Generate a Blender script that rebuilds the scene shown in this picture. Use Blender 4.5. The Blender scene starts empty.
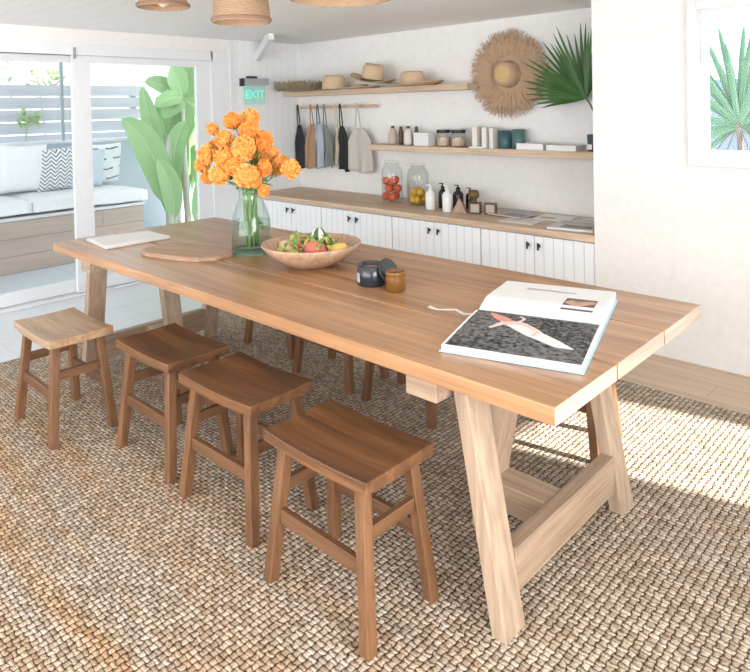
import bpy, bmesh, math, random
from mathutils import Vector, Matrix, noise
random.seed(7)
PI = math.pi
sc = bpy.context.scene
COL = sc.collection

# ------------------------------------------------------------------ camera
yaw, pit, rol = 0.7609, 0.0199, -0.0208
F = Vector((-math.sin(yaw)*math.cos(pit), math.cos(yaw)*math.cos(pit), -math.sin(pit)))
R0 = Vector((math.cos(yaw), math.sin(yaw), 0)); U0 = R0.cross(F)
RR = R0*math.cos(rol) + U0*math.sin(rol); UU = -R0*math.sin(rol) + U0*math.cos(rol)
cd = bpy.data.cameras.new('camera'); cam = bpy.data.objects.new('camera', cd); COL.objects.link(cam)
cam.matrix_world = Matrix(((RR.x, UU.x, -F.x, 0), (RR.y, UU.y, -F.y, 0), (RR.z, UU.z, -F.z, 1.465), (0, 0, 0, 1)))
cd.sensor_fit = 'HORIZONTAL'; cd.sensor_width = 36; cd.lens = 655.9/750*36
cd.shift_y = -(336-120.18)/750; cd.clip_start = 0.05
sc.camera = cam
# ------------------------------------------------------------------ light
sc.view_settings.view_transform = 'Standard'; sc.view_settings.look = 'None'
sc.view_settings.gamma = 1; sc.view_settings.exposure = 0.48
W = bpy.data.worlds.new('sky'); sc.world = W; W.use_nodes = True
bg = W.node_tree.nodes['Background']; bg.inputs[0].default_value = (0.86, 0.94, 1.0, 1); bg.inputs[1].default_value = 2.0
sd = bpy.data.lights.new('sun', 'SUN'); sd.energy = 13; sd.angle = math.radians(1.2); sd.color = (1, 0.95, 0.88)
sun = bpy.data.objects.new('sun', sd); COL.objects.link(sun)
sun.rotation_euler = Vector((-1, -0.24, -0.72)).to_track_quat('-Z', 'Y').to_euler()
def area(name, loc, direction, sx, sy, e, col):
    d = bpy.data.lights.new(name, 'AREA'); d.shape = 'RECTANGLE'; d.size = sx; d.size_y = sy; d.energy = e; d.color = col
    o = bpy.data.objects.new(name, d); COL.objects.link(o); o.location = loc
    o.rotation_euler = Vector(direction).to_track_quat('-Z', 'Z' if abs(direction[2]) < .9 else 'Y').to_euler()
    return o
ea = area('daylight_east_opening', (1.34, .45, 1.14), (-1, 0, 0), 3.4, 1.8, 80, (1, 0.97, 0.95)); ea.data.spread = math.radians(115)
area('south_fill', (-1.8, -2.55, 1.2), (0, 1, .45), 5.0, 1.8, 95, (0.97, 0.98, 1))  # added fill light behind the camera, tilted up to lift the ceiling

# ------------------------------------------------------------------ materials
def mat(name): 
    m = bpy.data.materials.new(name); m.use_nodes = True
    return m, m.node_tree.nodes, m.node_tree.links, m.node_tree.nodes['Principled BSDF']
def plain(name, c, rough=.6, spec=.4, metal=0, bump=0, bscale=60, emis=None):
    m, n, l, b = mat(name)
    b.inputs['Base Color'].default_value = (*c, 1); b.inputs['Roughness'].default_value = rough
    b.inputs['Specular IOR Level'].default_value = spec; b.inputs['Metallic'].default_value = metal
    tc = n.new('ShaderNodeTexCoord'); nz = n.new('ShaderNodeTexNoise'); nz.inputs['Scale'].default_value = bscale
    l.new(tc.outputs['Object'], nz.inputs['Vector'])
    mx = n.new('ShaderNodeMixRGB'); mx.blend_type = 'MULTIPLY'; mx.inputs[0].default_value = .12
    mx.inputs[1].default_value = (*c, 1); l.new(nz.outputs['Fac'], mx.inputs[2]); l.new(mx.outputs[0], b.inputs['Base Color'])
    if bump:
        bp = n.new('ShaderNodeBump'); bp.inputs['Strength'].default_value = bump; bp.inputs['Distance'].default_value = .004
        l.new(nz.outputs['Fac'], bp.inputs['Height']); l.new(bp.outputs[0], b.inputs['Normal'])
    if emis:
        b.inputs['Emission Color'].default_value = (*c, 1); b.inputs['Emission Strength'].default_value = emis
    return m
def wood(name, c1, c2, axis=0, scale=1.0, rough=.45, dark=None, bump=.15, spec=.5):
    m, n, l, b = mat(name)
    tc = n.new('ShaderNodeTexCoord'); oi = n.new('ShaderNodeObjectInfo')
    ad = n.new('ShaderNodeVectorMath'); ad.operation = 'ADD'
    sc_ = n.new('ShaderNodeVectorMath'); sc_.operation = 'SCALE'; sc_.inputs['Scale'].default_value = 37.0
    cx = n.new('ShaderNodeCombineXYZ')
    for i in range(3): l.new(oi.outputs['Random'], cx.inputs[i])
    l.new(cx.outputs[0], sc_.inputs[0]); l.new(tc.outputs['Object'], ad.inputs[0]); l.new(sc_.outputs[0], ad.inputs[1])
    mp = n.new('ShaderNodeMapping'); s = [14*scale]*3; s[axis] = 1.1*scale; mp.inputs['Scale'].default_value = s
    l.new(ad.outputs[0], mp.inputs['Vector'])
    n1 = n.new('ShaderNodeTexNoise'); n1.inputs['Scale'].default_value = 1; n1.inputs['Detail'].default_value = 6; n1.inputs['Distortion'].default_value = .6
    l.new(mp.outputs[0], n1.inputs['Vector'])
    mp2 = n.new('ShaderNodeMapping'); s = [90*scale]*3; s[axis] = 3*scale; mp2.inputs['Scale'].default_value = s
    l.new(ad.outputs[0], mp2.inputs['Vector'])
    n2 = n.new('ShaderNodeTexNoise'); n2.inputs['Scale'].default_value = 1; n2.inputs['Detail'].default_value = 4
    l.new(mp2.outputs[0], n2.inputs['Vector'])
    r = n.new('ShaderNodeValToRGB'); r.color_ramp.elements[0].position = .32; r.color_ramp.elements[1].position = .68
    r.color_ramp.elements[0].color = (*c2, 1); r.color_ramp.elements[1].color = (*c1, 1)
    l.new(n1.outputs['Fac'], r.inputs[0])
    mx = n.new('ShaderNodeMixRGB'); mx.blend_type = 'MULTIPLY'; mx.inputs[0].default_value = .55
    r2 = n.new('ShaderNodeValToRGB'); r2.color_ramp.elements[0].position = .3; r2.color_ramp.elements[0].color = (.45, .42, .4, 1)
    r2.color_ramp.elements[1].position = .6; r2.color_ramp.elements[1].color = (1, 1, 1, 1)
    l.new(n2.outputs['Fac'], r2.inputs[0]); l.new(r.outputs[0], mx.inputs[1]); l.new(r2.outputs[0], mx.inputs[2])
    l.new(mx.outputs[0], b.inputs['Base Color']); b.inputs['Roughness'].default_value = rough
    b.inputs['Specular IOR Level'].default_value = spec
    bp = n.new('ShaderNodeBump'); bp.inputs['Strength'].default_value = bump; bp.inputs['Distance'].default_value = .003
    l.new(n2.outputs['Fac'], bp.inputs['Height']); l.new(bp.outputs[0], b.inputs['Normal'])
    return m
def thin_glass(name, tint=(1, 1, 1), refl=1.0):
    m, n, l, b = mat(name); n.remove(b)
    out = n['Material Output']; t = n.new('ShaderNodeBsdfTransparent'); t.inputs[0].default_value = (*tint, 1)
    g = n.new('ShaderNodeBsdfGlossy'); g.inputs['Roughness'].default_value = .02
    lw = n.new('ShaderNodeLayerWeight'); lw.inputs['Blend'].default_value = .5
    pw = n.new('ShaderNodeMath'); pw.operation = 'POWER'; pw.inputs[1].default_value = 4.0; l.new(lw.outputs['Facing'], pw.inputs[0])
    mu = n.new('ShaderNodeMath'); mu.operation = 'MULTIPLY_ADD'; mu.inputs[1].default_value = .55*refl; mu.inputs[2].default_value = .025*refl
    mx = n.new('ShaderNodeMixShader'); l.new(pw.outputs[0], mu.inputs[0]); l.new(mu.outputs[0], mx.inputs[0])
    l.new(t.outputs[0], mx.inputs[1]); l.new(g.outputs[0], mx.inputs[2]); l.new(mx.outputs[0], out.inputs[0])
    return m
def planked(name, c, gap, axis, pitch, length=3.0, rough=.5, goff=.004, vary=.0, c2=None):
    """boards along one axis: brick texture; axis = 'x' boards run along x, rows step in y ; 'zy' rows step along y/x for vertical boards"""
    m, n, l, b = mat(name)
    tc = n.new('ShaderNodeTexCoord'); sp = n.new('ShaderNodeSeparateXYZ'); l.new(tc.outputs['Object'], sp.inputs[0])
    cb = n.new('ShaderNodeCombineXYZ')
    a, r = {'x': (0, 1), 'y': (1, 0), 'zx': (2, 0), 'zy': (2, 1), 'xz': (0, 2), 'yz': (1, 2)}[axis]
    l.new(sp.outputs[a], cb.inputs[0]); l.new(sp.outputs[r], cb.inputs[1])
    br = n.new('ShaderNodeTexBrick'); br.inputs['Scale'].default_value = 1; br.inputs['Brick Width'].default_value = length
    br.inputs['Row Height'].default_value = pitch; br.inputs['Mortar Size'].default_value = goff; br.inputs['Mortar Smooth'].default_value = .3
    br.inputs['Color1'].default_value = (*c, 1); br.inputs['Color2'].default_value = (*(c2 or c), 1); br.inputs['Mortar'].default_value = (*gap, 1)
    l.new(cb.outputs[0], br.inputs['Vector'])
    col = br.outputs['Color']
    if vary:
        mp = n.new('ShaderNodeMapping'); s = [22, 22, 22]; s[a] = 1.2; mp.inputs['Scale'].default_value = s
        l.new(tc.outputs['Object'], mp.inputs['Vector']); nz = n.new('ShaderNodeTexNoise'); nz.inputs['Scale'].default_value = 1; nz.inputs['Detail'].default_value = 5
        l.new(mp.outputs[0], nz.inputs['Vector']); mx = n.new('ShaderNodeMixRGB'); mx.blend_type = 'MULTIPLY'; mx.inputs[0].default_value = vary
        l.new(col, mx.inputs[1]); l.new(nz.outputs['Fac'], mx.inputs[2]); col = mx.outputs[0]
    l.new(col, b.inputs['Base Color']); b.inputs['Roughness'].default_value = rough
    bp = n.new('ShaderNodeBump'); bp.invert = True; bp.inputs['Strength'].default_value = .5; bp.inputs['Distance'].default_value = .004
    l.new(br.outputs['Fac'], bp.inputs['Height']); l.new(bp.outputs[0], b.inputs['Normal'])
    return m

M = {}
M['wall'] = plain('white_plaster', (.89, .87, .85), .8, .2, bump=.06, bscale=25)
M['white'] = plain('white_paint', (.82, .82, .82), .45)
M['frame'] = plain('white_lacquered_frame', (.84, .86, .88), .35)
M['ceiling'] = planked('white_shiplap', (.90, .89, .87), (.74, .73, .71), 'x', .135, 8, .6, .003)
M['cab'] = planked('white_tongue_and_groove', (.86, .87, .88), (.66, .67, .70), 'zx', .07, 3, .45, .0035)
M['panelling'] = planked('white_wall_boards', (.87, .88, .89), (.76, .77, .79), 'zy', .09, 4, .5, .003)
M['floor'] = planked('oak_floor', (.72, .52, .36), (.34, .22, .14), 'x', .19, 2.1, .4, .0015, .5, (.78, .58, .41))
M['floor_glare'] = planked('floor_daylight_glare', (.74, .76, .79), (.6, .62, .64), 'y', .6, .9, .35, .003, .15)  # wood floor by the doors, its daylight reflection painted as pale grey
M['patio'] = planked('pale_patio_pavers', (.72, .75, .78), (.6, .63, .66), 'y', .6, .6, .7, .005, .15)
M['top'] = wood('reclaimed_teak_top', (.54, .30, .15), (.33, .165, .075), 0, .8, .30, spec=.7)
M['topend'] = wood('sawn_plank_ends', (.62, .50, .40), (.5, .38, .29), 1, 1, .6)
M['legw'] = wood('trestle_oak', (.50, .37, .27), (.40, .28, .19), 2, .6, .5)
M['legx'] = wood('trestle_oak_lengthwise', (.48, .35, .25), (.37, .255, .17), 0, 1, .5)
M['legy'] = wood('trestle_oak_crosswise', (.48, .35, .25), (.37, .255, .17), 1, 1, .5)
M['stool'] = wood('stool_teak_seat', (.24, .108, .045), (.085, .038, .018), 0, 1.2, .42)
M['stoolpale'] = wood('stool_pale_seat', (.50, .34, .21), (.36, .21, .11), 0, 1.2, .4)  # lighter brown than the other stool seats
M['stoolz'] = wood('stool_teak_upright', (.26, .125, .058), (.14, .064, .028), 2, 1.2, .45)
M['stoolx'] = wood('stool_teak_rail', (.22, .108, .050), (.12, .055, .026), 0, 1.2, .45)
M['stooly'] = wood('stool_teak_end_rail', (.22, .108, .050), (.12, .055, .026), 1, 1.2, .45)
M['shelf'] = wood('pale_oak_shelf', (.72, .55, .40), (.62, .45, .31), 0, 1, .5)
M['black'] = plain('black_metal', (.02, .02, .02), .4)
M['glass'] = thin_glass('clear_pane', (.97, .99, 1), .4)
M['jar'] = thin_glass('jar_glass', (.955, .975, .97), 1.2)
M['vase'] = thin_glass('pale_green_glass', (.93, .97, .95), 1.3)
M['vasebase'] = thin_glass('thick_green_glass', (.70, .88, .79), 1.3)
M['water'] = thin_glass('water', (.93, .96, .93), .6)
M['white_soft'] = plain('white_cotton', (.92, .92, .92), .9, .1, bump=.4, bscale=30)

# ------------------------------------------------------------------ helpers
def link(name, bm, m, parent=None, bevel=0, smooth=False, seg=2):
    bmesh.ops.recalc_face_normals(bm, faces=bm.faces)
    me = bpy.data.meshes.new(name); bm.to_mesh(me); bm.free()
    o = bpy.data.objects.new(name, me); COL.objects.link(o)
    for mm in (m if isinstance(m, (list, tuple)) else [m]): me.materials.append(mm)
    if smooth:
        for p in me.polygons: p.use_smooth = True
    if parent: o.parent = parent
    if bevel:
        b = o.modifiers.new('bevel', 'BEVEL'); b.width = bevel; b.segments = seg; b.limit_method = 'ANGLE'
    return o
def tag(o, label, cat, group=None, kind=None):
    o['label'] = label; o['category'] = cat
    if group: o['group'] = group
    if kind: o['kind'] = kind
    return o
def thing(name, loc, label, cat, group=None, rz=0, rot=None):
    o = bpy.data.objects.new(name, None); COL.objects.link(o); o.empty_display_size = .05
    o.location = loc; o.rotation_euler = rot if rot else (0, 0, rz)
    return tag(o, label, cat, group)
def struct(name, bm, m, parent=None, **k):
    o = link(name, bm, m, parent, **k)
    if not parent: o['kind'] = 'structure'
    return o
def dup(root, loc, rz, label, group=None):
    r = root.copy(); COL.objects.link(r); r.location = loc; r.rotation_euler = (0, 0, rz); r['label'] = label
    if group: r['group'] = group
    for ch in list(root.children):
        c = ch.copy(); COL.objects.link(c); c.parent = r
        for g in list(ch.children):
            d = g.copy(); COL.objects.link(d); d.parent = c
    return r
def B(bm, x0, x1, y0, y1, z0, z1):
    return hexa(bm, [(x0, y0), (x1, y0), (x1, y1), (x0, y1)], z0, [(x0, y0), (x1, y0), (x1, y1), (x0, y1)], z1)
def hexa(bm, b, z0, t, z1):
    v = [bm.verts.new((*p, z0)) for p in b] + [bm.verts.new((*p, z1)) for p in t]
    for f in ((3, 2, 1, 0), (4, 5, 6, 7), (0, 1, 5, 4), (1, 2, 6, 5), (2, 3, 7, 6), (3, 0, 4, 7)):
        bm.faces.new([v[i] for i in f])
    return v
def box(x0, x1, y0, y1, z0, z1):
    bm = bmesh.new(); B(bm, x0, x1, y0, y1, z0, z1); return bm
def bar(bm, a, b, w, h, up=(0, 0, 1)):
    a = Vector(a); b = Vector(b); d = (b-a).normalized(); s = d.cross(Vector(up)).normalized(); u = s.cross(d)
    v = [bm.verts.new(p + s*sx*w/2 + u*su*h/2) for p in (a, b) for sx, su in ((-1, -1), (1, -1), (1, 1), (-1, 1))]
    for f in ((3, 2, 1, 0), (4, 5, 6, 7), (0, 1, 5, 4), (1, 2, 6, 5), (2, 3, 7, 6), (3, 0, 4, 7)): bm.faces.new([v[i] for i in f])
def lathe(bm, prof, n=32, c=(0, 0, 0), close=True, sx=1, sy=1, wob=None):
    rings = []
    for r, z in prof:
        rings.append([bm.verts.new((c[0]+sx*r*math.cos(2*PI*i/n)*(1 if not wob else wob(2*PI*i/n, r)), c[1]+sy*r*math.sin(2*PI*i/n)*(1 if not wob else wob(2*PI*i/n, r)), c[2]+z)) for i in range(n)])
    for a, b in zip(rings, rings[1:]):
        for i in range(n): bm.faces.new((a[i], a[(i+1) % n], b[(i+1) % n], b[i]))
    if close:
        if prof[0][0] > 1e-4: bm.faces.new(rings[0][::-1])
        if prof[-1][0] > 1e-4: bm.faces.new(rings[-1])
    bmesh.ops.remove_doubles(bm, verts=bm.verts, dist=1e-6)
    return bm
def L(prof, n=32, **k): return lathe(bmesh.new(), prof, n, **k)
def tube(bm, pts, r, n=8, taper=None):
    pts = [Vector(p) for p in pts]; rings = []
    for i, p in enumerate(pts):
        d = (pts[min(i+1, len(pts)-1)] - pts[max(i-1, 0)]).normalized()
        u = d.orthogonal().normalized() if i == 0 else (u - d*u.dot(d)).normalized()
        w = d.cross(u); rr = r if taper is None else r + (taper-r)*i/(len(pts)-1)
        rings.append([bm.verts.new(p + u*rr*math.cos(2*PI*k/n) + w*rr*math.sin(2*PI*k/n)) for k in range(n)])
    for a, b in zip(rings, rings[1:]):
        for k in range(n): bm.faces.new((a[k], a[(k+1) % n], b[(k+1) % n], b[k]))
    bm.faces.new(rings[0][::-1]); bm.faces.new(rings[-1])
    return bm
def bez(a, b, c, n=10):
    a, b, c = Vector(a), Vector(b), Vector(c)
    return [(1-t)**2*a + 2*t*(1-t)*b + t*t*c for t in [i/n for i in range(n+1)]]
def grid(bm, fn, nu, nv):
    v = [[bm.verts.new(fn(i/nu, j/nv)) for j in range(nv+1)] for i in range(nu+1)]
    for i in range(nu):
        for j in range(nv): bm.faces.new((v[i][j], v[i+1][j], v[i+1][j+1], v[i][j+1]))
    return v
def slabgrid(bm, fn, nu, nv, t):
    """grid surface with thickness: fn(u,v)->(x,y,z) top; bottom = offset down"""
    a = grid(bm, fn, nu, nv); b = grid(bm, lambda u, v: Vector(fn(u, v)) - Vector(t), nu, nv)
    for i in range(nu):
        for j in (0, nv): bm.faces.new((a[i][j], a[i+1][j], b[i+1][j], b[i][j]))
    for j in range(nv):
        for i in (0, nu): bm.faces.new((a[i][j], a[i][j+1], b[i][j+1], b[i][j]))
    return bm
def blade(bm, pts, w, normal, fold=.25, prof=None, t=.0015):
    """leaf blade along pts, folded in a V at its midrib, slightly thick"""
    pts = [Vector(p) for p in pts]; n = len(pts)-1; rows = []
    for i, p in enumerate(pts):
        d = (pts[min(i+1, n)] - pts[max(i-1, 0)]).normalized()
        s = d.cross(Vector(normal)).normalized(); u = s.cross(d)
        f = i/n; ww = w*(prof(f) if prof else math.sin(PI*min(1, .08+f*.92))**.6 if f < 1 else 0) + .0008
        rows.append([p - s*ww + u*fold*ww, p, p + s*ww + u*fold*ww, p + s*ww + u*(fold*ww - t), p - u*t, p - s*ww + u*(fold*ww - t)])
    vr = [[bm.verts.new(q) for q in r] for r in rows]
    for a, b in zip(vr, vr[1:]):
        for k in range(6): bm.faces.new((a[k], a[(k+1) % 6], b[(k+1) % 6], b[k]))
    bm.faces.new(vr[0][::-1]); bm.faces.new(vr[-1])

# ------------------------------------------------------------------ the room
XL, YW, YB, CZ, NX = -5.35, 3.833, 4.463, 2.14, -1.805
struct('floor', box(-4.2, 1.3, -2.6, 4.5, -.05, 0), M['floor'])
struct('trim_1', box(XL-.12, -4.2, -2.6, 4.5, -.05, 0), M['floor_glare'])
bm = bmesh.new(); B(bm, -7.7, 1.3, -2.6, YW+.12, CZ, CZ+.1); B(bm, -7.7, NX+.1, YW+.12, YB+.1, CZ, CZ+.1)  # slab extended past the doors as an unseen eave added to shade the patio
struct('ceiling', bm, M['ceiling'])
struct('wall_back', box(XL-.12, NX+.1, YB, YB+.1, 0, CZ), M['wall'])
# right wall with the small window opening
wx0, wx1, wz0, wz1 = -1.19, -.10, 1.155, 1.96
bm = bmesh.new(); y0, y1 = YW, YW+.12
B(bm, NX, wx0, y0, y1, 0, CZ); B(bm, wx1, 1.2, y0, y1, 0, CZ); B(bm, wx0, wx1, y0, y1, 0, wz0); B(bm, wx0, wx1, y0, y1, wz1, CZ)
B(bm, NX, NX+.1, y1, YB, 0, CZ)
struct('wall_right', bm, M['wall'])
# left wall around the sliding doors (opening y -1.2 .. 3.45, z 0 .. 1.95)
dy0, dy1, dz1 = -1.2, 3.42, 1.93
bm = bmesh.new()
B(bm, XL-.12, XL, -2.6, dy0, 0, CZ); B(bm, XL-.12, XL, dy1, YB, 0, CZ); B(bm, XL-.12, XL, dy0, dy1, dz1, CZ)
struct('wall_left', bm, M['wall'])
struct('trim_7', box(XL, XL+.010, 3.642, YB-.001, 0, CZ), M['panelling'])
bm = bmesh.new(); B(bm, XL, 1.3, -2.7, -2.6, 0, .25); B(bm, XL, 1.3, -2.7, -2.6, 2.1, CZ); B(bm, XL, -4.6, -2.7, -2.6, .25, 2.1); B(bm, .9, 1.3, -2.7, -2.6, .25, 2.1)
struct('wall_front', bm, M['wall'])
bm = bmesh.new(); B(bm, 1.2, 1.3, -2.6, 3.95, 2.05, CZ); B(bm, 1.2, 1.3, -2.6, -1.3, 0, 2.05); B(bm, 1.2, 1.3, 2.2, 3.03, 0, 2.05); B(bm, 1.2, 1.3, 3.72, 3.95, 0, 2.05)
B(bm, 1.2, 1.3, -1.3, 2.2, 0, .22)
struct('wall_side', bm, M['wall'])
bm = bmesh.new(); q = [(1.305, -3), (4.4, -3), (4.4, 3.17), (1.305, 2.43)]; hexa(bm, q, CZ, q, CZ+.1); struct('sun_blocker', bm, M['white'])  # unseen slab added to keep sun out of the wide side opening
# sliding door: jambs, stiles, rails, panes
bm = bmesh.new(); B(bm, XL-.10, XL+.012, dy1-.02, 3.60, 0, 2.02); B(bm, XL-.10, XL+.012, dy0, dy1, dz1, 2.02); B(bm, XL-.10, XL+.02, dy0, dy1, 0, .015)
B(bm, XL, XL+.02, 3.60, 3.64, 0, CZ-.001)
struct('trim_2', bm, M['frame'], bevel=.003)
def door_leaf(name, ya, yb, x0, x1, stile, low):
    bm = bmesh.new(); B(bm, x0, x1, ya, ya+stile, .02, 1.93); B(bm, x0, x1, yb-stile, yb, .02, 1.93)
    B(bm, x0, x1, ya+stile, yb-stile, 1.89-.02, 1.93); B(bm, x0, x1, ya+stile, yb-stile, .02, low)
    d = struct(name, bm, M['frame'], bevel=.003)
    link('pane', box((x0+x1)/2-.003, (x0+x1)/2+.003, ya+stile, yb-stile, low, 1.89-.02), M['glass'], d)
    return d
door_leaf('door_1', 2.13, 3.40, XL-.045, XL-.005, .15, .12)
d2 = door_leaf('door_2', .85, 2.27, XL-.095, XL-.055, .12, .12)
link('handle', box(XL-.052, XL-.03, 2.05, 2.075, 1.25, 1.87), plain('grey_handle', (.30, .38, .42), .4), d2, bevel=.004)
door_leaf('door_3', -.40, .86, XL-.045, XL-.005, .15, .12)
bm = box(XL+.012, XL+.03, 2.14, 2.155, 1.90, 1.99); struct('trim_3', bm, plain('grey_door_seal', (.35, .35, .36), .5))
# window
bm = bmesh.new(); t = .055
def ringbox(bm, x0, x1, z0, z1, w, ya, yb):
    B(bm, x0, x0+w, ya, yb, z0, z1); B(bm, x1-w, x1, ya, yb, z0, z1); B(bm, x0+w, x1-w, ya, yb, z0, z0+w); B(bm, x0+w, x1-w, ya, yb, z1-w, z1)
ringbox(bm, wx0-.055, wx1+.055, wz0-.05, wz1+.045, .050, YW-.035, YW)
win = struct('window_1', bm, M['white'], bevel=.004)
bm = bmesh.new(); ringbox(bm, wx0, wx1, wz0, wz1, .035, YW+.02, YW+.06); link('sash', bm, M['frame'], win, bevel=.003)
link('pane', box(wx0+.035, wx1-.035, YW+.037, YW+.042, wz0+.035, wz1-.035), M['glass'], win)
# brace
bm = bmesh.new(); bar(bm, (-4.70, 3.62, 2.13), (-5.33, 3.93, 1.99), .05, .09)
struct('trim_4', bm, M['white'], bevel=.004)

# ------------------------------------------------------------------ outside
struct('patio_floor', box(-13, XL-.12, -4, 9, -.08, -.01), M['patio'])
M['render'] = plain('pale_blue_render', (.66, .72, .80), .8, .2)
struct('garden_wall', box(-7.62, -7.45, -3, 4.9, -.01, 1.14), M['render'])
struct('garden_wall_cap', box(-7.66, -7.41, -3, 4.94, 1.14, 1.17), M['white'])
M['slat'] = planked('weathered_grey_slats', (.62, .62, .66), (.4, .4, .44), 'y', .2, 2.2, .8, .003, .3)
fn = thing('slat_fence', (-7.9, 2, 0), 'weathered pale grey horizontal board fence with dark gaps behind the patio bench', 'fence')
zs = [1.235, 1.375, 1.515, 1.655, 1.79]
for i in range(5):
    bm = bmesh.new(); z = 1.10 + i*.142; B(bm, -.015, .015, -5, 2.05, z, z+.128); link('board', bm, M['slat'], fn)
for y in (-4.0, -1.9, .2, 1.9):
    link('post', box(-.08, -.02, y-.04, y+.04, -.01, 1.8), M['slat'], fn)
# background bits of foliage over the fence
M['leafpale'] = plain('pale_foliage', (.42, .56, .28), .6)
M['banana'] = plain('banana_leaf', (.36, .55, .27), .5, .4)
M['banana2'] = plain('banana_midrib', (.55, .70, .38), .5)
M['stem'] = plain('banana_stem', (.50, .48, .40), .7, bump=.6, bscale=12)
def shrub(loc, r, n, label, seed, fx=1):
    random.seed(seed); t = thing('shrub', loc, label, 'shrub', None if 'sprig' in label else 'shrubs beyond the fence')
    st = bmesh.new()
    for k in range(4): tube(st, bez((0, 0, -loc[2]-.01 if k == 0 else 0), (0, .05*k-.1, -.1), (random.uniform(-r, r)*.4, random.uniform(-r, r)*.6, r*.3)), .012, 6)
    link('branch', st, M['stem'], t)
    bm = bmesh.new()
    for k in range(n):
        p = Vector((random.gauss(0, r*.35), random.gauss(0, r*.6), random.gauss(0, r*.38))); d = Vector((random.uniform(-1, 1), random.uniform(-1, 1), random.uniform(-.5, 1))).normalized()*.11
        blade(bm, [p, p+d*.4+Vector((0, 0, .01)), p+d], .022, (random.uniform(-1, 1), random.uniform(-1, 1), 1))
    link('foliage', bm, M['leafpale'], t)
shrub((-8.3, 2.25, 1.95), .35, 80, 'pale leafy shrub above the fence at the left edge of the doors', 3)
shrub((-8.3, 3.05, 1.85), .30, 110, 'pale green leafy shrub above the fence beside the wide door stile', 4)
shrub((-7.74, 2.60, 1.40), .09, 40, 'small sprig of green leaves in front of the fence boards', 5)

# bench
M['bench'] = planked('pale_cedar_boards', (.66, .53, .44), (.42, .33, .28), 'yz', .16, 2.6, .6, .004, .4)
bn = thing('patio_bench', (-7.0, 1.6, -.01), 'pale cedar box bench standing outside against the garden wall', 'bench')
link('base', box(-.43, .38, -2.0, 1.74, 0, .49), M['bench'], bn, bevel=.006)
link('seat_board', box(-.44, .40, -2.0, 1.755, .49, .52), M['white'], bn, bevel=.005)
def cushion_bm(sx, sy, sz, seed=0, puff=.5, n=14):
    bm = bmesh.new(); bmesh.ops.create_cube(bm, size=2); bmesh.ops.subdivide_edges(bm, edges=bm.edges, cuts=n, use_grid_fill=True)
    for v in bm.verts:
        x, y, z = v.co
        e = (1-abs(x)**3.5)*(1-abs(y)**3.5); k = 1 - puff + puff*math.sqrt(max(0, e))
        q = Vector((x*sx*(1-.05*(1-x*x)*0 - .06*y*y*x*x*-1), y*sy, z*sz*k))
        q += Vector((0, 0, 1))*noise.noise(Vector((x*1.6+seed, y*1.6, z)))*sz*.18
        v.co = q
    return bm
def cushion(name, loc, s, label, cat, m, rot=(0, 0, 0), seed=0, group=None, puff=.5):
    o = link(name, cushion_bm(*s, seed=seed, puff=puff), m, smooth=True); o.location = loc; o.rotation_euler = rot
    return tag(o, label, cat, group)
cushion('seat_cushion', (-6.98, 2.79, .588), (.40, .57, .075), 'white seat cushion at the right end of the patio bench', 'cushion', M['white_soft'], seed=1, group='bench seat cushions', puff=.35)
cushion('seat_cushion', (-6.98, 1.64, .588), (.40, .57, .075), 'white seat cushion on the left part of the patio bench', 'cushion', M['white_soft'], seed=2, group='bench seat cushions', puff=.35)
def patterned(name, kind):
    m, n, l, b = mat(name); tc = n.new('ShaderNodeTexCoord'); sp = n.new('ShaderNodeSeparateXYZ'); l.new(tc.outputs['Object'], sp.inputs[0])
    def math_(op, a, bb=None):
        q = n.new('ShaderNodeMath'); q.operation = op
        for i, v in enumerate((a, bb)):
            if v is None: continue
            if isinstance(v, (int, float)): q.inputs[i].default_value = v
            else: l.new(v, q.inputs[i])
        return q.outputs[0]
    if kind == 'herring':
        zig = math_('PINGPONG', sp.outputs[1], .05); f = math_('FRACT', math_('MULTIPLY', math_('ADD', sp.outputs[0], zig), 24)); msk = math_('GREATER_THAN', f, .62)
    else:
        nz = n.new('ShaderNodeTexNoise'); nz.inputs['Scale'].default_value = 7; l.new(tc.outputs['Object'], nz.inputs['Vector'])
        f = math_('FRACT', math_('ADD', math_('MULTIPLY', sp.outputs[0], 9), math_('MULTIPLY', nz.outputs['Fac'], .6)))
        g = math_('FRACT', math_('ADD', math_('MULTIPLY', sp.outputs[1], 4.3), math_('MULTIPLY', math_('FLOOR', math_('MULTIPLY', sp.outputs[0], 9)), .37)))
        msk = math_('MULTIPLY', math_('GREATER_THAN', f, .85), math_('GREATER_THAN', g, .35))
    mx = n.new('ShaderNodeMixRGB'); l.new(msk, mx.inputs[0]); mx.inputs[1].default_value = (.86, .87, .88, 1); mx.inputs[2].default_value = (.16, .18, .22, 1)
    l.new(mx.outputs[0], b.inputs['Base Color']); b.inputs['Roughness'].default_value = .9
    return m
M['pale_blue_cloth'] = plain('pale_blue_cotton', (.66, .74, .82), .9, .1)
tilt = (0, math.radians(-78), 0)   # local x goes up the backrest
PG = 'pillows on the patio bench'
for y, s, m, lab, dz, rx in ((1.90, .20, M['white_soft'], 'white pillow at the left edge of the patio bench', .0, .02),
                    (2.34, .235, M['white_soft'], 'plain white square pillow left of the herringbone pillow', .02, -.04),
                    (2.68, .22, patterned('herringbone_cloth', 'herring'), 'white pillow with a black herringbone pattern on the bench', .0, .1),
                    (2.98, .20, M['pale_blue_cloth'], 'pale blue plain pillow half hidden behind the door stile', .0, -.03),
                    (3.20, .21, patterned('dashed_cloth', 'dash'), 'white pillow with short black dashes at the bench end', .03, .05)):
    c = cushion('throw_pillow', (-7.26 + (.08 if 'herring' in lab else .04*((y*10) % 2)), y, .66+s+dz), (s, s*.92, .065), lab, 'pillow', m, (rx, tilt[1], 0), seed=y, group=PG, puff=.75)

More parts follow.
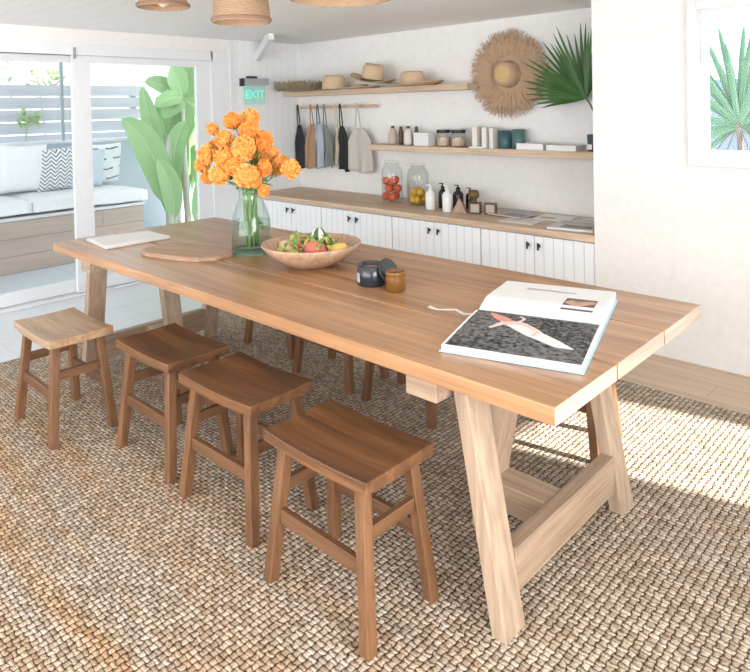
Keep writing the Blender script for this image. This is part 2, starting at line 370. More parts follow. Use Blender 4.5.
# banana plants
def banana(loc, leaves, stems, label, seed):
    random.seed(seed); t = thing('banana_plant', loc, label, 'plant', 'banana plants on the patio')
    for s in stems:
        bm = bmesh.new(); tube(bm, bez(*s), .045, 10, .025); link('stem', bm, M['stem'], t, smooth=True)
    for (a, b_, c, w, nrm) in leaves:
        bm = bmesh.new(); pts = bez(a, b_, c, 14)
        blade(bm, pts, w, nrm, .22, lambda f: (math.sin(PI*min(1, max(0.02, f)))**.55) if f > .12 else .1+f*2.2, .002)
        o = link('leaf', bm, M['banana'], t)
        bm = bmesh.new(); tube(bm, [p - Vector((0, 0, .002)) for p in pts], .009, 6, .002); link('midrib', bm, M['banana2'], o)
    return t
o = (-6.8, 3.75, -.01)
def rel(p): return (p[0]-o[0], p[1]-o[1], p[2]-o[2])
nx = (1, -.6, .3)
banana(o, [(rel((-6.8, 3.70, .35)), rel((-6.75, 3.60, 1.15)), rel((-6.7, 3.16, 1.40)), .16, nx),
           (rel((-6.85, 3.72, .5)), rel((-6.9, 3.62, 1.3)), rel((-6.9, 3.50, 1.75)), .10, nx),
           (rel((-6.8, 3.78, .2)), rel((-6.6, 3.72, .7)), rel((-6.6, 3.50, .95)), .11, nx),
           (rel((-6.85, 3.80, .3)), rel((-6.9, 3.80, 1.1)), rel((-6.8, 3.98, 1.35)), .12, nx)],
       [(rel((-6.8, 3.75, 0)), rel((-6.8, 3.72, .6)), rel((-6.83, 3.74, 1.15))), (rel((-6.9, 3.85, 0)), rel((-6.9, 3.84, .6)), rel((-6.9, 3.80, 1.2)))],
       'left banana plant with one long arching green leaf beside the bench', 1)
o = (-7.0, 4.15, -.01)
cen = Vector((-6.95, 4.02, 1.62))
lv = []
for ang, ln, w in ((150, .5, .10), (118, .48, .12), (85, .5, .13), (48, .5, .12), (12, .45, .11), (-25, .4, .10), (-140, .38, .12), (-165, .42, .10), (-80, .4, .10)):
    a = math.radians(ang); tip = cen + Vector((random.uniform(-.1, .2), -math.cos(a+PI)*ln, math.sin(a)*ln*.95 - (.05 if ang > 0 else 0)))
    mid = cen + (tip-cen)*.5 + Vector((.05, 0, .09)); lv.append((rel(cen), rel(mid), rel(tip), w, nx))
for k in range(7):
    a = Vector((-7.05-.04*k, 4.0+.07*k, .5)); lv.append((rel(a), rel(a+Vector((0, .05*(k-3), .7))), rel(a+Vector((.05, .09*(k-3), 1.15+.12*(k % 3)))), .085, nx))
lv += [(rel((-6.95, 4.15, .1)), rel((-6.8, 4.15, .6)), rel((-6.75, 4.35, 1.0)), .10, nx), (rel((-6.95, 4.25, .1)), rel((-6.9, 4.35, .7)), rel((-6.9, 4.45, 1.25)), .11, nx)]
banana(o, lv, [(rel((-7.0, 4.1, 0)), rel((-7.0, 4.05, .8)), rel(cen)), (rel((-6.95, 4.3, 0)), rel((-6.95, 4.32, .6)), rel((-6.95, 4.3, 1.15))), (rel((-7.05, 4.0, 0)), rel((-7.0, 3.9, .6)), rel((-7.0, 3.93, 1.3)))],
       'right banana plant with a star of broad leaves near the door jamb', 2)
# plant outside window
M['agave'] = plain('blue_green_spiky_leaf', (.11, .25, .15), .5)
M['brown2'] = plain('dry_stalk_brown', (.18, .16, .14), .8)
ag = thing('spiky_plant', (-1.17, 4.50, 0), 'spiky green plant fanned out beyond the small window', 'plant')
link('stem', tube(bmesh.new(), bez((0, 0, 0), (.03, 0, .7), (0, 0, 1.32)), .022, 8, .018), plain('grey_brown_stalk', (.20, .18, .15), .7), ag, smooth=True)
random.seed(11)
for k in range(44):
    a = math.radians(-35 + 250*(k%26)/25 + random.uniform(-4, 4)); ln = random.uniform(.42, .66)
    ln *= .95
    dy = random.uniform(-.16, .16); tip = Vector((math.cos(a)*ln*.75, dy, 1.32 + math.sin(a)*ln)); mid = Vector((math.cos(a)*ln*.35, dy*.5, 1.32+math.sin(a)*ln*.55+.03))
    bm = bmesh.new(); blade(bm, bez((0, 0, 1.30), mid, tip, 8), .024, (0, -1, .25), .35, lambda f: (1-f)**.6*(.55+f)); link('leaf', bm, M['agave'], ag)
for k in range(5):
    bm = bmesh.new(); x = -.14+.07*k; tube(bm, bez((0, 0, 1.3), (x*.7, -.03, 1.22), (x*1.2, -.03, 1.05)), .005, 6); link('dry_stalk', bm, M['brown2'], ag)
struct('outer_garden_wall', box(-3.0, 3.5, 5.4, 5.5, -.01, 1.62), plain('slate_blue_render', (.24, .31, .40), .8))
struct('outer_ground', box(NX+.1, 6, YW+.12, 9, -.08, -.01), M['patio'])

# ------------------------------------------------------------------ rug
def rug_mat():
    m, n, l, b = mat('chunky_jute_weave')
    tc = n.new('ShaderNodeTexCoord'); nz = n.new('ShaderNodeTexNoise'); nz.inputs['Scale'].default_value = 45; nz.inputs['Detail'].default_value = 3
    l.new(tc.outputs['Object'], nz.inputs['Vector'])
    s = n.new('ShaderNodeVectorMath'); s.operation = 'SCALE'; s.inputs['Scale'].default_value = .016
    l.new(nz.outputs['Color'], s.inputs[0]); a = n.new('ShaderNodeVectorMath'); a.operation = 'ADD'; l.new(tc.outputs['Object'], a.inputs[0]); l.new(s.outputs[0], a.inputs[1])
    def mt(op, p, q=None, k=None):
        z = n.new('ShaderNodeMath'); z.operation = op
        for i, v in enumerate((p, q, k)):
            if v is None: continue
            if isinstance(v, (int, float)): z.inputs[i].default_value = v
            else: l.new(v, z.inputs[i])
        return z.outputs[0]
    sx = n.new('ShaderNodeSeparateXYZ'); l.new(a.outputs[0], sx.inputs[0])
    u = mt('DIVIDE', sx.outputs[0], .0235); v = mt('DIVIDE', sx.outputs[1], .0165)
    fu, fv = mt('FLOOR', u), mt('FLOOR', v)
    chk = mt('MODULO', mt('ABSOLUTE', mt('ADD', fu, fv)), 2.0)
    hx = mt('SINE', mt('MULTIPLY', mt('FRACT', v), PI)); hy = mt('SINE', mt('MULTIPLY', mt('FRACT', u), PI))
    hy2 = mt('POWER', hy, .8); hx2 = mt('MULTIPLY', mt('POWER', hx, .8), mt('POWER', mt('MAXIMUM', hy, .15), .25))
    hh = mt('ADD', mt('MULTIPLY', hx2, mt('SUBTRACT', 1.0, chk)), mt('MULTIPLY', mt('MULTIPLY', hy2, .85), chk))
    cr = n.new('ShaderNodeValToRGB'); e = cr.color_ramp.elements; e[0].position = .2; e[0].color = (.10, .07, .05, 1); e[1].position = .62; e[1].color = (1, 1, 1, 1); l.new(hh, cr.inputs[0])
    cw_ = n.new('ShaderNodeCombineXYZ'); l.new(fu, cw_.inputs[0]); l.new(fv, cw_.inputs[1]); wn = n.new('ShaderNodeTexWhiteNoise'); wn.noise_dimensions = '2D'; l.new(cw_.outputs[0], wn.inputs['Vector'])
    cc = n.new('ShaderNodeMixRGB'); cc.inputs[1].default_value = (.74, .635, .52, 1); cc.inputs[2].default_value = (.44, .345, .25, 1); l.new(wn.outputs['Value'], cc.inputs[0])
    br = n.new('ShaderNodeMixRGB'); br.blend_type = 'MULTIPLY'; br.inputs[0].default_value = 1; l.new(cc.outputs[0], br.inputs[1]); l.new(cr.outputs[0], br.inputs[2])
    # streaks of dyed yarn running along the rows
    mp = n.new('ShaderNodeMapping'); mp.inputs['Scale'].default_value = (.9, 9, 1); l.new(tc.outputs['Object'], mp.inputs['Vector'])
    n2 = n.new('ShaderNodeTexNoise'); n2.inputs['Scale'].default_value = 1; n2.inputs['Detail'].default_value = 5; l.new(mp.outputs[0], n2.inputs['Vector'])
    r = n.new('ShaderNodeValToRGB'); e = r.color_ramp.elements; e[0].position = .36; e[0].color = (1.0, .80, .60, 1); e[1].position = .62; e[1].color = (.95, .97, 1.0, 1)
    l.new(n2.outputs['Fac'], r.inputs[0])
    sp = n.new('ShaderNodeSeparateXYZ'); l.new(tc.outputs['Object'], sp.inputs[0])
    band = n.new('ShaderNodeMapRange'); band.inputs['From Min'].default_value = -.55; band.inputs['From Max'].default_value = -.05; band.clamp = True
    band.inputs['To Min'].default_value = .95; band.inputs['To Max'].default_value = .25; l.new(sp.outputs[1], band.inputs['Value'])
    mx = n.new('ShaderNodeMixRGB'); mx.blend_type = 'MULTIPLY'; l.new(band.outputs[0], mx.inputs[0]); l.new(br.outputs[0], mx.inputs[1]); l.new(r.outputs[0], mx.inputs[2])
    n3 = n.new('ShaderNodeTexNoise'); n3.inputs['Scale'].default_value = 160; l.new(tc.outputs['Object'], n3.inputs['Vector'])
    m2 = n.new('ShaderNodeMixRGB'); m2.blend_type = 'MULTIPLY'; m2.inputs[0].default_value = .6; l.new(mx.outputs[0], m2.inputs[1])
    r3 = n.new('ShaderNodeValToRGB'); r3.color_ramp.elements[0].position = .3; r3.color_ramp.elements[1].position = .6; r3.color_ramp.elements[0].color = (.4, .36, .33, 1)
    l.new(n3.outputs['Fac'], r3.inputs[0]); l.new(r3.outputs[0], m2.inputs[2])
    l.new(m2.outputs[0], b.inputs['Base Color']); b.inputs['Roughness'].default_value = .9; b.inputs['Specular IOR Level'].default_value = .15
    ad = n.new('ShaderNodeMath'); ad.operation = 'MULTIPLY_ADD'; ad.inputs[1].default_value = 1.0; l.new(hh, ad.inputs[0])
    mm = n.new('ShaderNodeMath'); mm.operation = 'MULTIPLY'; mm.inputs[1].default_value = .35; l.new(n3.outputs['Fac'], mm.inputs[0]); l.new(mm.outputs[0], ad.inputs[2])
    bp = n.new('ShaderNodeBump'); bp.inputs['Strength'].default_value = 1; bp.inputs['Distance'].default_value = .006
    l.new(ad.outputs[0], bp.inputs['Height']); l.new(bp.outputs[0], b.inputs['Normal'])
    return m
ROT = 0.0
rg = link('jute_rug', box(-2.65, 2.7, -2.0, 1.78, 0, .010), rug_mat(), bevel=.004)
rg.location = (-1.6, 1.56, .001)
tag(rg, 'large chunky woven natural jute rug under the dining table', 'rug')
RZ = .011

# ------------------------------------------------------------------ dining table
TX, TY, TL, TW, TT, TH = -.7456, 1.367, 3.016, 1.03, .76, .045
tb = thing('dining_table', (TX-TL/2, TY+TW/2, RZ), 'long reclaimed wood trestle dining table with a three plank top', 'table')
ox, oy, oz = tb.location
def tbox(x0, x1, y0, y1, z0, z1): return box(x0-ox, x1-ox, y0-oy, y1-oy, z0-oz, z1-oz)
seams = [TY, 1.710, 2.054, TY+TW]
for i in range(3):
    bm = tbox(TX-TL, TX, seams[i]+(.0034 if i else 0), seams[i+1]-(.0034 if i < 2 else 0), TT-TH, TT)
    p = link('tabletop_plank', bm, [M['top'], M['topend']], tb, bevel=.0025)
    for f in p.data.polygons:
        if abs(f.normal.x) > .9: f.material_index = 1
for y in (1.710, 2.054): link('spline', tbox(TX-TL+.004, TX-.004, y-.0033, y+.0033, TT-TH+.004, TT-.022), M['legx'], tb)
def leg(bx, tx_, ya, yb, w, z1=.675, y2=None):
    y2 = y2 or (ya, yb); bm = bmesh.new()
    hexa(bm, [(bx-w/2-ox, ya-oy), (bx+w/2-ox, ya-oy), (bx+w/2-ox, yb-oy), (bx-w/2-ox, yb-oy)], 0,
         [(tx_-w/2-ox, y2[0]-oy), (tx_+w/2-ox, y2[0]-oy), (tx_+w/2-ox, y2[1]-oy), (tx_-w/2-ox, y2[1]-oy)], z1-oz)
    link('leg', bm, M['legw'], tb, bevel=.003)
for cx, s in ((-1.195, 1), (-3.47, -1)):
    link('top_beam', tbox(cx-.056, cx+.056, 1.42, 2.345, .633, TT-TH), M['legx'], tb, bevel=.003)
    link('top_batten', tbox(cx-.19, cx+.056 if s < 0 else cx+.19, 1.44, 2.32, .69, TT-TH), M['legy'], tb, bevel=.003) if 0 else None
    leg(cx+s*.212, cx+s*.085, 1.477, 1.575, .047, TT-TH); leg(cx+s*.212, cx+s*.085, 2.225, 2.322, .047, TT-TH)
    leg(cx-s*.105, cx+s*.02, 1.835, 1.93, .058, .633)
    # cross rail joins the outer legs, stretcher runs back to the inner leg
    xr = cx+s*.212-s*.027
    link('cross_rail', tbox(xr-.024, xr+.024, 1.575, 2.225, .085, .212), M['legy'], tb, bevel=.003)
    a, b_ = sorted((xr-s*.024, cx-s*.05)); link('stretcher', tbox(a, b_, 1.83, 1.935, .115, .208), M['legx'], tb, bevel=.003)

# ------------------------------------------------------------------ stools
def make_stool(label, seatm, leglab=None):
    t = thing('wooden_stool', (0, 0, RZ), label, 'stool', 'stools along the near side of the table')
    H = .465
    def top(u, v):
        x = (u-.5)*.446; y = (v-.5)*.285
        return (x, y, H - .008 + .009*(2*(u-.5))**2 + .003*(2*(v-.5))**2)
    bm = bmesh.new(); slabgrid(bm, top, 18, 8, (0, 0, .036)); link('seat', bm, seatm, t, bevel=.004)
    for sx in (-1, 1):
        for sy in (-1, 1):
            bm = bmesh.new(); w = .018
            bx, by, tx_, ty_ = sx*.210, sy*.134, sx*.165, sy*.098
            hexa(bm, [(bx-w, by-w), (bx+w, by-w), (bx+w, by+w), (bx-w, by+w)], 0, [(tx_-w, ty_-w), (tx_+w, ty_-w), (tx_+w, ty_+w), (tx_-w, ty_+w)], H-.040)
            link('leg', bm, M['stoolz'], t, bevel=.003)
    def at(z): f = z/(H-.04); return .208-.043*f, .130-.032*f
    for sy in (-1, 1):
        x, y = at(.21); link('long_rail', box(-x+.018, x-.018, sy*y-.010, sy*y+.010, .188, .232), M['stoolx'], t, bevel=.002)
    for sx in (-1, 1):
        x, y = at(.295); link('end_rail', box(sx*x-.010, sx*x+.010, -y+.018, y-.018, .275, .313), M['stooly'], t, bevel=.002)
    return t
st = make_stool('brown wooden stool nearest the camera, beside the near trestle leg', M['stool'])
SG = 'stools along the near side of the table'
st.location = (-1.425, 1.342, RZ); st.rotation_euler = (0, 0, 0)
dup(st, (-2.025, 1.398, RZ), .02, 'brown wooden stool second from the camera on the near side')
dup(st, (-2.568, 1.405, RZ), .0, 'dark brown wooden stool third from the camera on the near side')
s4 = make_stool('pale wooden stool at the far left end of the near side', M['stoolpale'])
s4.location = (-3.195, 1.195, RZ)
FG = 'stools along the far side of the table'
for x, y, r, lab in ((-2.07, 2.42, 0, 'wooden stool behind the table, its legs seen below the tabletop above the nearest stool'),
                     (-2.60, 2.415, 0, 'wooden stool behind the table, its legs seen in the middle below the tabletop'),
                     (-3.20, 2.52, .03, 'wooden stool farthest left behind the table, beside the far trestle'),
                     (-1.40, 2.60, .10, 'wooden stool behind the table, nearest the near trestle and sunny rug patch')):
    dup(st, (x, y, RZ), r, lab, FG)

# ------------------------------------------------------------------ cabinets and counter
xs = [-5.18, -4.345, -3.50, -2.655, NX-.002]
kn = [(-4.80, -4.715), (-3.975, -3.885), (-3.11, -3.025), (-2.27, -2.19)]
CL = ['leftmost white cabinet under the counter, beside the sliding doors', 'second white cabinet from the left, below the hanging aprons', 'third white cabinet from the left, below the glass jars', 'rightmost white cabinet, below the magazines on the counter']
struct('trim_5', box(XL+.011, -5.182, YW+.01, YB, 0, .598), M['white'])
for i in range(4):
    a, b_ = xs[i]+.001, xs[i+1]-.001; cxm = (a+b_)/2; mid = sum(kn[i])/2
    t = thing('base_cabinet', (cxm, YW+.05, 0), CL[i], 'cabinet', 'white cabinets under the counter')
    link('body', box(a-cxm, b_-cxm, -.015, YB-YW-.052, 0, .598), M['white'], t)
    for (p, q, k) in ((a+.002, mid-.0015, kn[i][0]), (mid+.0015, b_-.002, kn[i][1])):
        d = link('door', box(p-cxm, q-cxm, -.037, -.0155, .05, .592), M['cab'], t, bevel=.002)
        bm = bmesh.new(); tube(bm, [(k-cxm, -.037, .535), (k-cxm, -.062, .535)], .006, 8); tube(bm, [(k-cxm, -.062, .552), (k-cxm, -.062, .505)], .0065, 8); tube(bm, [(k-cxm, -.062, .535), (k-cxm+.018, -.062, .528)], .005, 8)
        link('knob', bm, M['black'], d)
ct = link('countertop', box(XL+.011, NX-.002, YW+.002, YB-.002, .600, .643), M['shelf'], bevel=.003)
tag(ct, 'long pale oak countertop over the white cabinets', 'countertop')
s1 = link('wall_shelf', box(XL+.011, -3.03, 4.24, YB-.002, 1.59, 1.638), M['shelf'], bevel=.003); tag(s1, 'upper pale oak wall shelf carrying the straw hats', 'shelf', 'pale oak wall shelves')
s2 = link('wall_shelf', box(-4.15, NX-.002, 4.24, YB-.002, 1.078, 1.128), M['shelf'], bevel=.003); tag(s2, 'lower pale oak wall shelf carrying jars, books and a dark pot', 'shelf', 'pale oak wall shelves')
CT, S1, S2 = .6435, 1.6385, 1.1285
struct('trim_6', box(-3.03, NX, YB-.012, YB, 1.13, CZ), M['wall'])

# exit sign
M['green'] = plain('exit_green', (.16, .80, .62), .4, emis=.6)
ex = thing('exit_sign', (XL+.0105, 3.86, 1.74), 'small grey exit sign with pale green letters on the left wall', 'sign')
link('housing', box(.001, .06, -.13, .16, -.035, .03), plain('grey_housing', (.42, .45, .46), .5), ex, bevel=.004)
link('lamp_cap', box(.01, .05, -.08, .03, .03, .052), M['black'], ex, bevel=.003)
link('end_cap', box(.0, .062, -.150, -.1305, -.045, .03), M['black'], ex, bevel=.003)
link('panel', box(.024, .030, -.12, .135, -.225, -.035), thin_glass('pale_green_acrylic', (.88, .98, .95), .6), ex)
def text(s, size, parent, m, loc, rot, name='lettering', ext=.001):
    cu = bpy.data.curves.new(name, 'FONT'); cu.body = s; cu.size = size; cu.extrude = ext; cu.align_x = 'CENTER'; cu.align_y = 'CENTER'
    tmp = bpy.data.objects.new('tmp', cu); COL.objects.link(tmp); bpy.context.view_layer.update()
    me = bpy.data.meshes.new_from_object(tmp.evaluated_get(bpy.context.evaluated_depsgraph_get())); bpy.data.objects.remove(tmp); me.name = name
    o_ = bpy.data.objects.new(name, me); COL.objects.link(o_); me.materials.clear(); me.materials.append(m); o_.parent = parent; o_.location = loc; o_.rotation_euler = rot
    return o_
text('EXIT', .115, ex, M['green'], (.0335, .008, -.13), (PI/2, 0, PI/2))

# ------------------------------------------------------------------ apron rail
rl = thing('peg_rail', (-4.72, YB, 1.475), 'slim wooden peg rail under the hat shelf', 'rail')
link('rail', box(-.54, .55, -.06, -.035, -.014, .014), M['shelf'], rl, bevel=.004)
for x in (-.5, 0, .5): link('bracket', box(x-.012, x+.012, -.035, -.0005, -.01, .01), M['shelf'], rl)
for x in (-.505, -.30, -.17, -.07, .145, .38): 
    link('peg', tube(bmesh.new(), [(x, -.06, 0), (x, -.095, .012)], .007, 8), M['shelf'], rl)
def apron(x, w, ztop, zbot, strapx, c, label, seed, strapc=None, y=4.362, depth=.012, skirt=0):
    t = thing('apron', (x, y, 1.48), label, 'apron', 'aprons hanging from the peg rail')
    m = plain('cloth', c, .9, .1, bump=.3, bscale=80)
    def fn(u, v):
        zz = ztop + (zbot-ztop)*v; sh = .35+.65*min(1, v*3.2)**.7
        xx = (u-.5)*w*sh + (strapx-x)*(1-min(1, v*2))
        return (xx, -.020*math.sin(u*PI*3+seed)*min(1, .2+v) - .012*noise.noise(Vector((u*3, v*3, seed))), zz-1.48 + .012*math.sin(u*5+seed)*v)
    bm = bmesh.new(); slabgrid(bm, fn, 16, 18, (0, -.003, 0)); link('body', bm, m, t, smooth=True)
    sx = strapx-x; bm = bmesh.new()
    for d in (-1, 1):
        tube(bm, bez((sx+d*.016*(w/.12), -.004, ztop-1.48-.01), (sx+d*.02, -.01, -.10), (sx+d*.006, -.018, .016)), .006, 6)
    tube(bm, [(sx-.006, -.018, .016), (sx, -.018, .024), (sx+.006, -.018, .016)], .006, 6)
    link('strap', bm, plain('cloth_strap', strapc or c, .9), t)
    return t
apron(-5.285, .08, 1.36, .90, -5.27, (.66, .63, .58), 'pale sheer linen apron at the left end of the rail', 1, y=4.40)
apron(-5.225, .125, 1.30, .855, -5.235, (.045, .045, .05), 'black apron hanging second from the left on the rail', 2)
apron(-5.07, .165, 1.31, .86, -5.03, (.40, .25, .16), 'tan brown apron between the black and blue aprons', 3)
apron(-4.925, .15, 1.32, .865, -4.93, (.42, .47, .54), 'blue grey apron in the middle of the rail', 4, (.10, .14, .2))
apron(-4.79, .13, 1.30, .88, -4.83, (.22, .25, .23), 'dark green grey apron right of the blue one', 5)
apron(-4.685, .075, 1.28, .90, -4.70, (.62, .54, .42), 'narrow cream apron beside the second black apron', 6, y=4.395)
apron(-4.575, .125, 1.29, .86, -4.60, (.04, .04, .04), 'black apron nearest the right end of the rail', 7)
apron(-4.355, .29, 1.27, .86, -4.37, (.58, .54, .49), 'wide natural linen apron at the right end of the rail', 8)

# ------------------------------------------------------------------ hats
M['straw'] = plain('straw_weave', (.66, .49, .32), .8, .2, bump=.8, bscale=150)
M['raffia'] = plain('dry_raffia', (.50, .345, .225), .85, .2, bump=.5, bscale=80)
M['raffia2'] = plain('greyish_raffia', (.40, .34, .23), .85, .2, bump=.5, bscale=80)
def hat(loc, rot, R, cr, ch, label, m, curl=.0, fringe=0, ylim=1, band=False, dent=True, wall=False):
    t = thing('straw_hat', loc, label, 'hat', 'straw hats'); t.rotation_euler = rot
    def zb(r, a): return curl*((r-cr)/(R-cr))**2*(.55+.45*math.cos(2*a)) + .004 if R > cr else .004
    bm = bmesh.new()
    def fb(u, v): a = 2*PI*u; r = cr*.97 + (R-cr*.97)*v; r *= 1+.015*math.sin(a*5); return (r*math.cos(a), ylim*r*math.sin(a) if r > cr else r*math.sin(a)*ylim, max(.0032, zb(r, a)))
    slabgrid(bm, fb, 40, 8, (0, 0, .003)); bmesh.ops.remove_doubles(bm, verts=bm.verts, dist=1e-5); link('brim', bm, m, t, smooth=True)
    bm = bmesh.new(); prof = [(cr, .002), (cr*.96, ch*.5), (cr*.88, ch*.85), (cr*.72, ch), (cr*.4, ch*(.93 if dent else 1.06)), (0.0001, ch*(.86 if dent else 1.09))]
    lathe(bm, prof, 32, sy=ylim, close=False); link('crown', bm, m, t, smooth=True)
    if band: link('band', lathe(bmesh.new(), [(cr*1.012, .008), (cr*.995, .03), (cr*.985, .03), (cr*1.0, .008)], 32, sy=ylim, close=False), band, t)
    if fringe:
        bm = bmesh.new()
        for k in range(fringe):
            a = random.uniform(0, 2*PI); r0 = random.uniform(.55, 1.0)*R; r1 = R*random.uniform(1.05, 1.42); a2 = a+random.uniform(-.18, .18)
            z0 = .006+random.uniform(0, .012); z1 = random.uniform(.0, .105) if not wall else random.uniform(.0, .04)
            f = lambda r, aa, z: Vector((r*math.cos(aa), r*math.sin(aa)*ylim, max(z, .002)))
            blade(bm, [f(r0, a, z0), f((r0+r1)/2, (a+a2)/2, z0+.012), f(r1, a2, z1)], .0055 if not wall else .0045, (0, 0, 1), .1, lambda q: 1-.6*q, .001)
        fo = link('fringe', bm, m, t); fo['kind'] = 'stuff'
    return t
random.seed(21)
hat((-5.03, 4.20, S1), (0, 0, 0), .22, .10, .10, 'greyish fringed raffia hat at the left end of the hat shelf', M['raffia2'], .06, 700, .80)
hat((-4.575, 4.25, S1), (0, 0, .1), .175, .125, .135, 'small straw hat with a flat crown beside the fringed hat', M['straw'], 0, 0, .82)
hat((-4.06, 4.235, S1+.052), (0.05, .18, .3), .21, .105, .16, 'straw hat with a tall tilted crown and raised brim', M['straw'], .05, 0, .86, dent=True, band=plain('dark_band', (.12, .09, .06), .8))
hat((-4.22, 4.24, S1), (0, 0, 0), .20, .09, .035, 'flat straw hat lying underneath the tall crowned hat', M['straw'], 0.012, 0, .84)
hat((-3.58, 4.225, S1), (0, 0, 0), .29, .125, .12, 'wide brimmed straw hat at the right end of the hat shelf', M['straw'], .035, 0, .70)
wh = hat((-2.755, YB-.052, 1.70), (PI/2, 0, 0), .25, .105, .10, 'big fringed raffia sun hat hanging on the wall above the shelf', M['raffia'], .0, 900, 1, dent=False, wall=True)
link('inner_crown_weave', lathe(bmesh.new(), [(.078, .092), (.06, .105), (.03, .113), (.0001, .116)], 28, close=False), plain('golden_straw', (.62, .44, .20), .8, bump=1, bscale=120), wh, smooth=True)
link('hook', tube(bmesh.new(), [(0, 0, .001), (0, 0, -.040)], .006, 8), M['black'], wh)

# ------------------------------------------------------------------ objects on the lower shelf
def bottle(name, loc, prof, m, label, cat, group=None, cap=None, capm=None, extra=None):
    t = thing(name, loc, label, cat, group)
    link('body', L(prof, 24), m, t, smooth=True)
    if cap: link('cap', L(cap, 20), capm, t)
    if extra: extra(t)
    return t
M['beige'] = plain('beige_stoneware', (.55, .45, .36), .6); M['cream'] = plain('cream_ceramic', (.80, .77, .72), .4); M['brown'] = plain('dark_brown', (.12, .07, .045), .5)
M['teal'] = plain('dark_teal_glaze', (.05, .12, .14), .35); M['teal2'] = plain('grey_teal_glaze', (.08, .16, .15), .35)
M['paper'] = plain('white_paper', (.82, .82, .81), .7)
def paired(x, m1, lab):
    t = thing('ceramic_bottle', (x, 4.34, S2), lab, 'bottle', 'ceramic bottles on the lower shelf')
    link('body', L([(.038, 0), (.042, .02), (.040, .09), (.026, .13), (.020, .145), (.0001, .146)], 24), m1, t, smooth=True)
    link('cork', L([(.016, .146), (.017, .166), (.0001, .167)], 16), M['brown'], t)
paired(-3.915, M['beige'], 'beige ceramic bottle at the left end of the lower shelf'); paired(-3.735, M['cream'], 'cream ceramic bottle left of the small white box')
for x, lab in ((-3.845, 'dark slim shape standing in for the shaded side of the beige ceramic bottle'), (-3.668, 'dark slim shape standing in for the shaded side of the cream ceramic bottle')):
    tag(link('bottle_shade', L([(.02, 0), (.024, .02), (.024, .10), (.015, .135), (.014, .16), (.0001, .161)], 16), M['brown'], smooth=True), lab, 'bottle').location = (x, 4.37, S2)  # added dark shapes stand in for the ceramic bottles' shaded sides
bx = thing('white_box', (-3.545, 4.33, S2), 'plain white lidded box between the bottles and black lidded jars', 'box')
link('body', box(-.08, .08, -.05, .05, 0, .09), M['paper'], bx, bevel=.003); link('lid', box(-.083, .083, -.053, .053, .09, .112), M['paper'], bx, bevel=.003)
for x, lab in ((-3.34, 'glass jar with a black lid and peach filling, left of the pair'), (-3.19, 'glass jar with a black lid and peach filling, right of the pair')):
    t = thing('spice_jar', (x, 4.33, S2), lab, 'jar', 'black lidded jars on the lower shelf')
    link('body', L([(.056, 0), (.060, .006), (.060, .10), (.054, .112), (.050, .112), (.056, .10), (.056, .008), (.0001, .007)], 28, close=False), M['jar'], t, smooth=True)
    link('filling', L([(.054, .009), (.054, .075), (.0001, .078)], 24), plain('peach_salt', (.72, .52, .40), .8), t)
    link('lid', L([(.057, .1125), (.059, .118), (.059, .138), (.0001, .14)], 28), M['black'], t)
tag(link('dark_tray', box(-.055, .055, -.05, .03, 0, .010), M['brown'], bevel=.002), 'small dark wooden slab right of the black lidded jars', 'tray').location = (-3.065, 4.31, S2)
def book(loc, s, cm, label, upright=True, rz=0, group=None, cat='book'):
    t = thing('book', loc, label, cat, group, rz); w, d, h = s
    if upright:   # spine towards the room
        link('cover', bk_cover(w, d, h), cm, t); link('pages', box(-w/2+.003, w/2-.003, -d/2+.004, d/2-.004, .003, h-.004), M['paper'], t)
    else:
        bm = bmesh.new(); B(bm, -w/2, w/2, -d/2, d/2, 0, .003); B(bm, -w/2, w/2, -d/2, d/2, h-.003, h); B(bm, -w/2, w/2, d/2-.003, d/2, .003, h-.003); link('cover', bm, cm, t)
        link('pages', box(-w/2+.004, w/2-.004, -d/2+.003, d/2-.003, .0031, h-.0031), M['paper'], t)
    return t
def bk_cover(w, d, h):
    bm = bmesh.new(); B(bm, -w/2, -w/2+.003, -d/2, d/2, 0, h); B(bm, w/2-.003, w/2, -d/2, d/2, 0, h); B(bm, -w/2+.003, w/2-.003, -d/2, -d/2+.003, 0, h); return bm
for x, w, h, rz, lab in ((-2.995, .045, .165, .02, 'white upright book at the left of the three beside the teal cups'), (-2.905, .04, .16, 0, 'white upright book in the middle of the three'), (-2.838, .035, .155, -.02, 'white upright book touching the teal cups')):
    book((x, 4.34, S2), (w, .13, h), M['cream'], lab, True, rz, 'upright white books')
ob = book((-2.96, 4.265, S2), (.13, .05, .012), M['cream'], 'thin cream booklet lying flat before the upright books', False, .3)
for x, m, h, lab in ((-2.755, M['teal'], .135, 'dark teal ceramic cup, left of the pair'), (-2.635, M['teal2'], .145, 'grey teal ceramic cup, right of the pair')):
    tag(link('ceramic_cup', L([(.046, 0), (.050, .006), (.052, h), (.047, h), (.045, .01), (.0001, .009)], 28, close=False), m, smooth=True), lab, 'cup', 'teal cups').location = (x, 4.34, S2)
book((-2.50, 4.33, S2), (.22, .15, .045), M['paper'], 'thick white book lying flat right of the teal cups', False, .05)
t = book((-2.245, 4.33, S2), (.24, .15, .038), M['paper'], 'white book lying flat left of the dark plant pot', False, -.03)
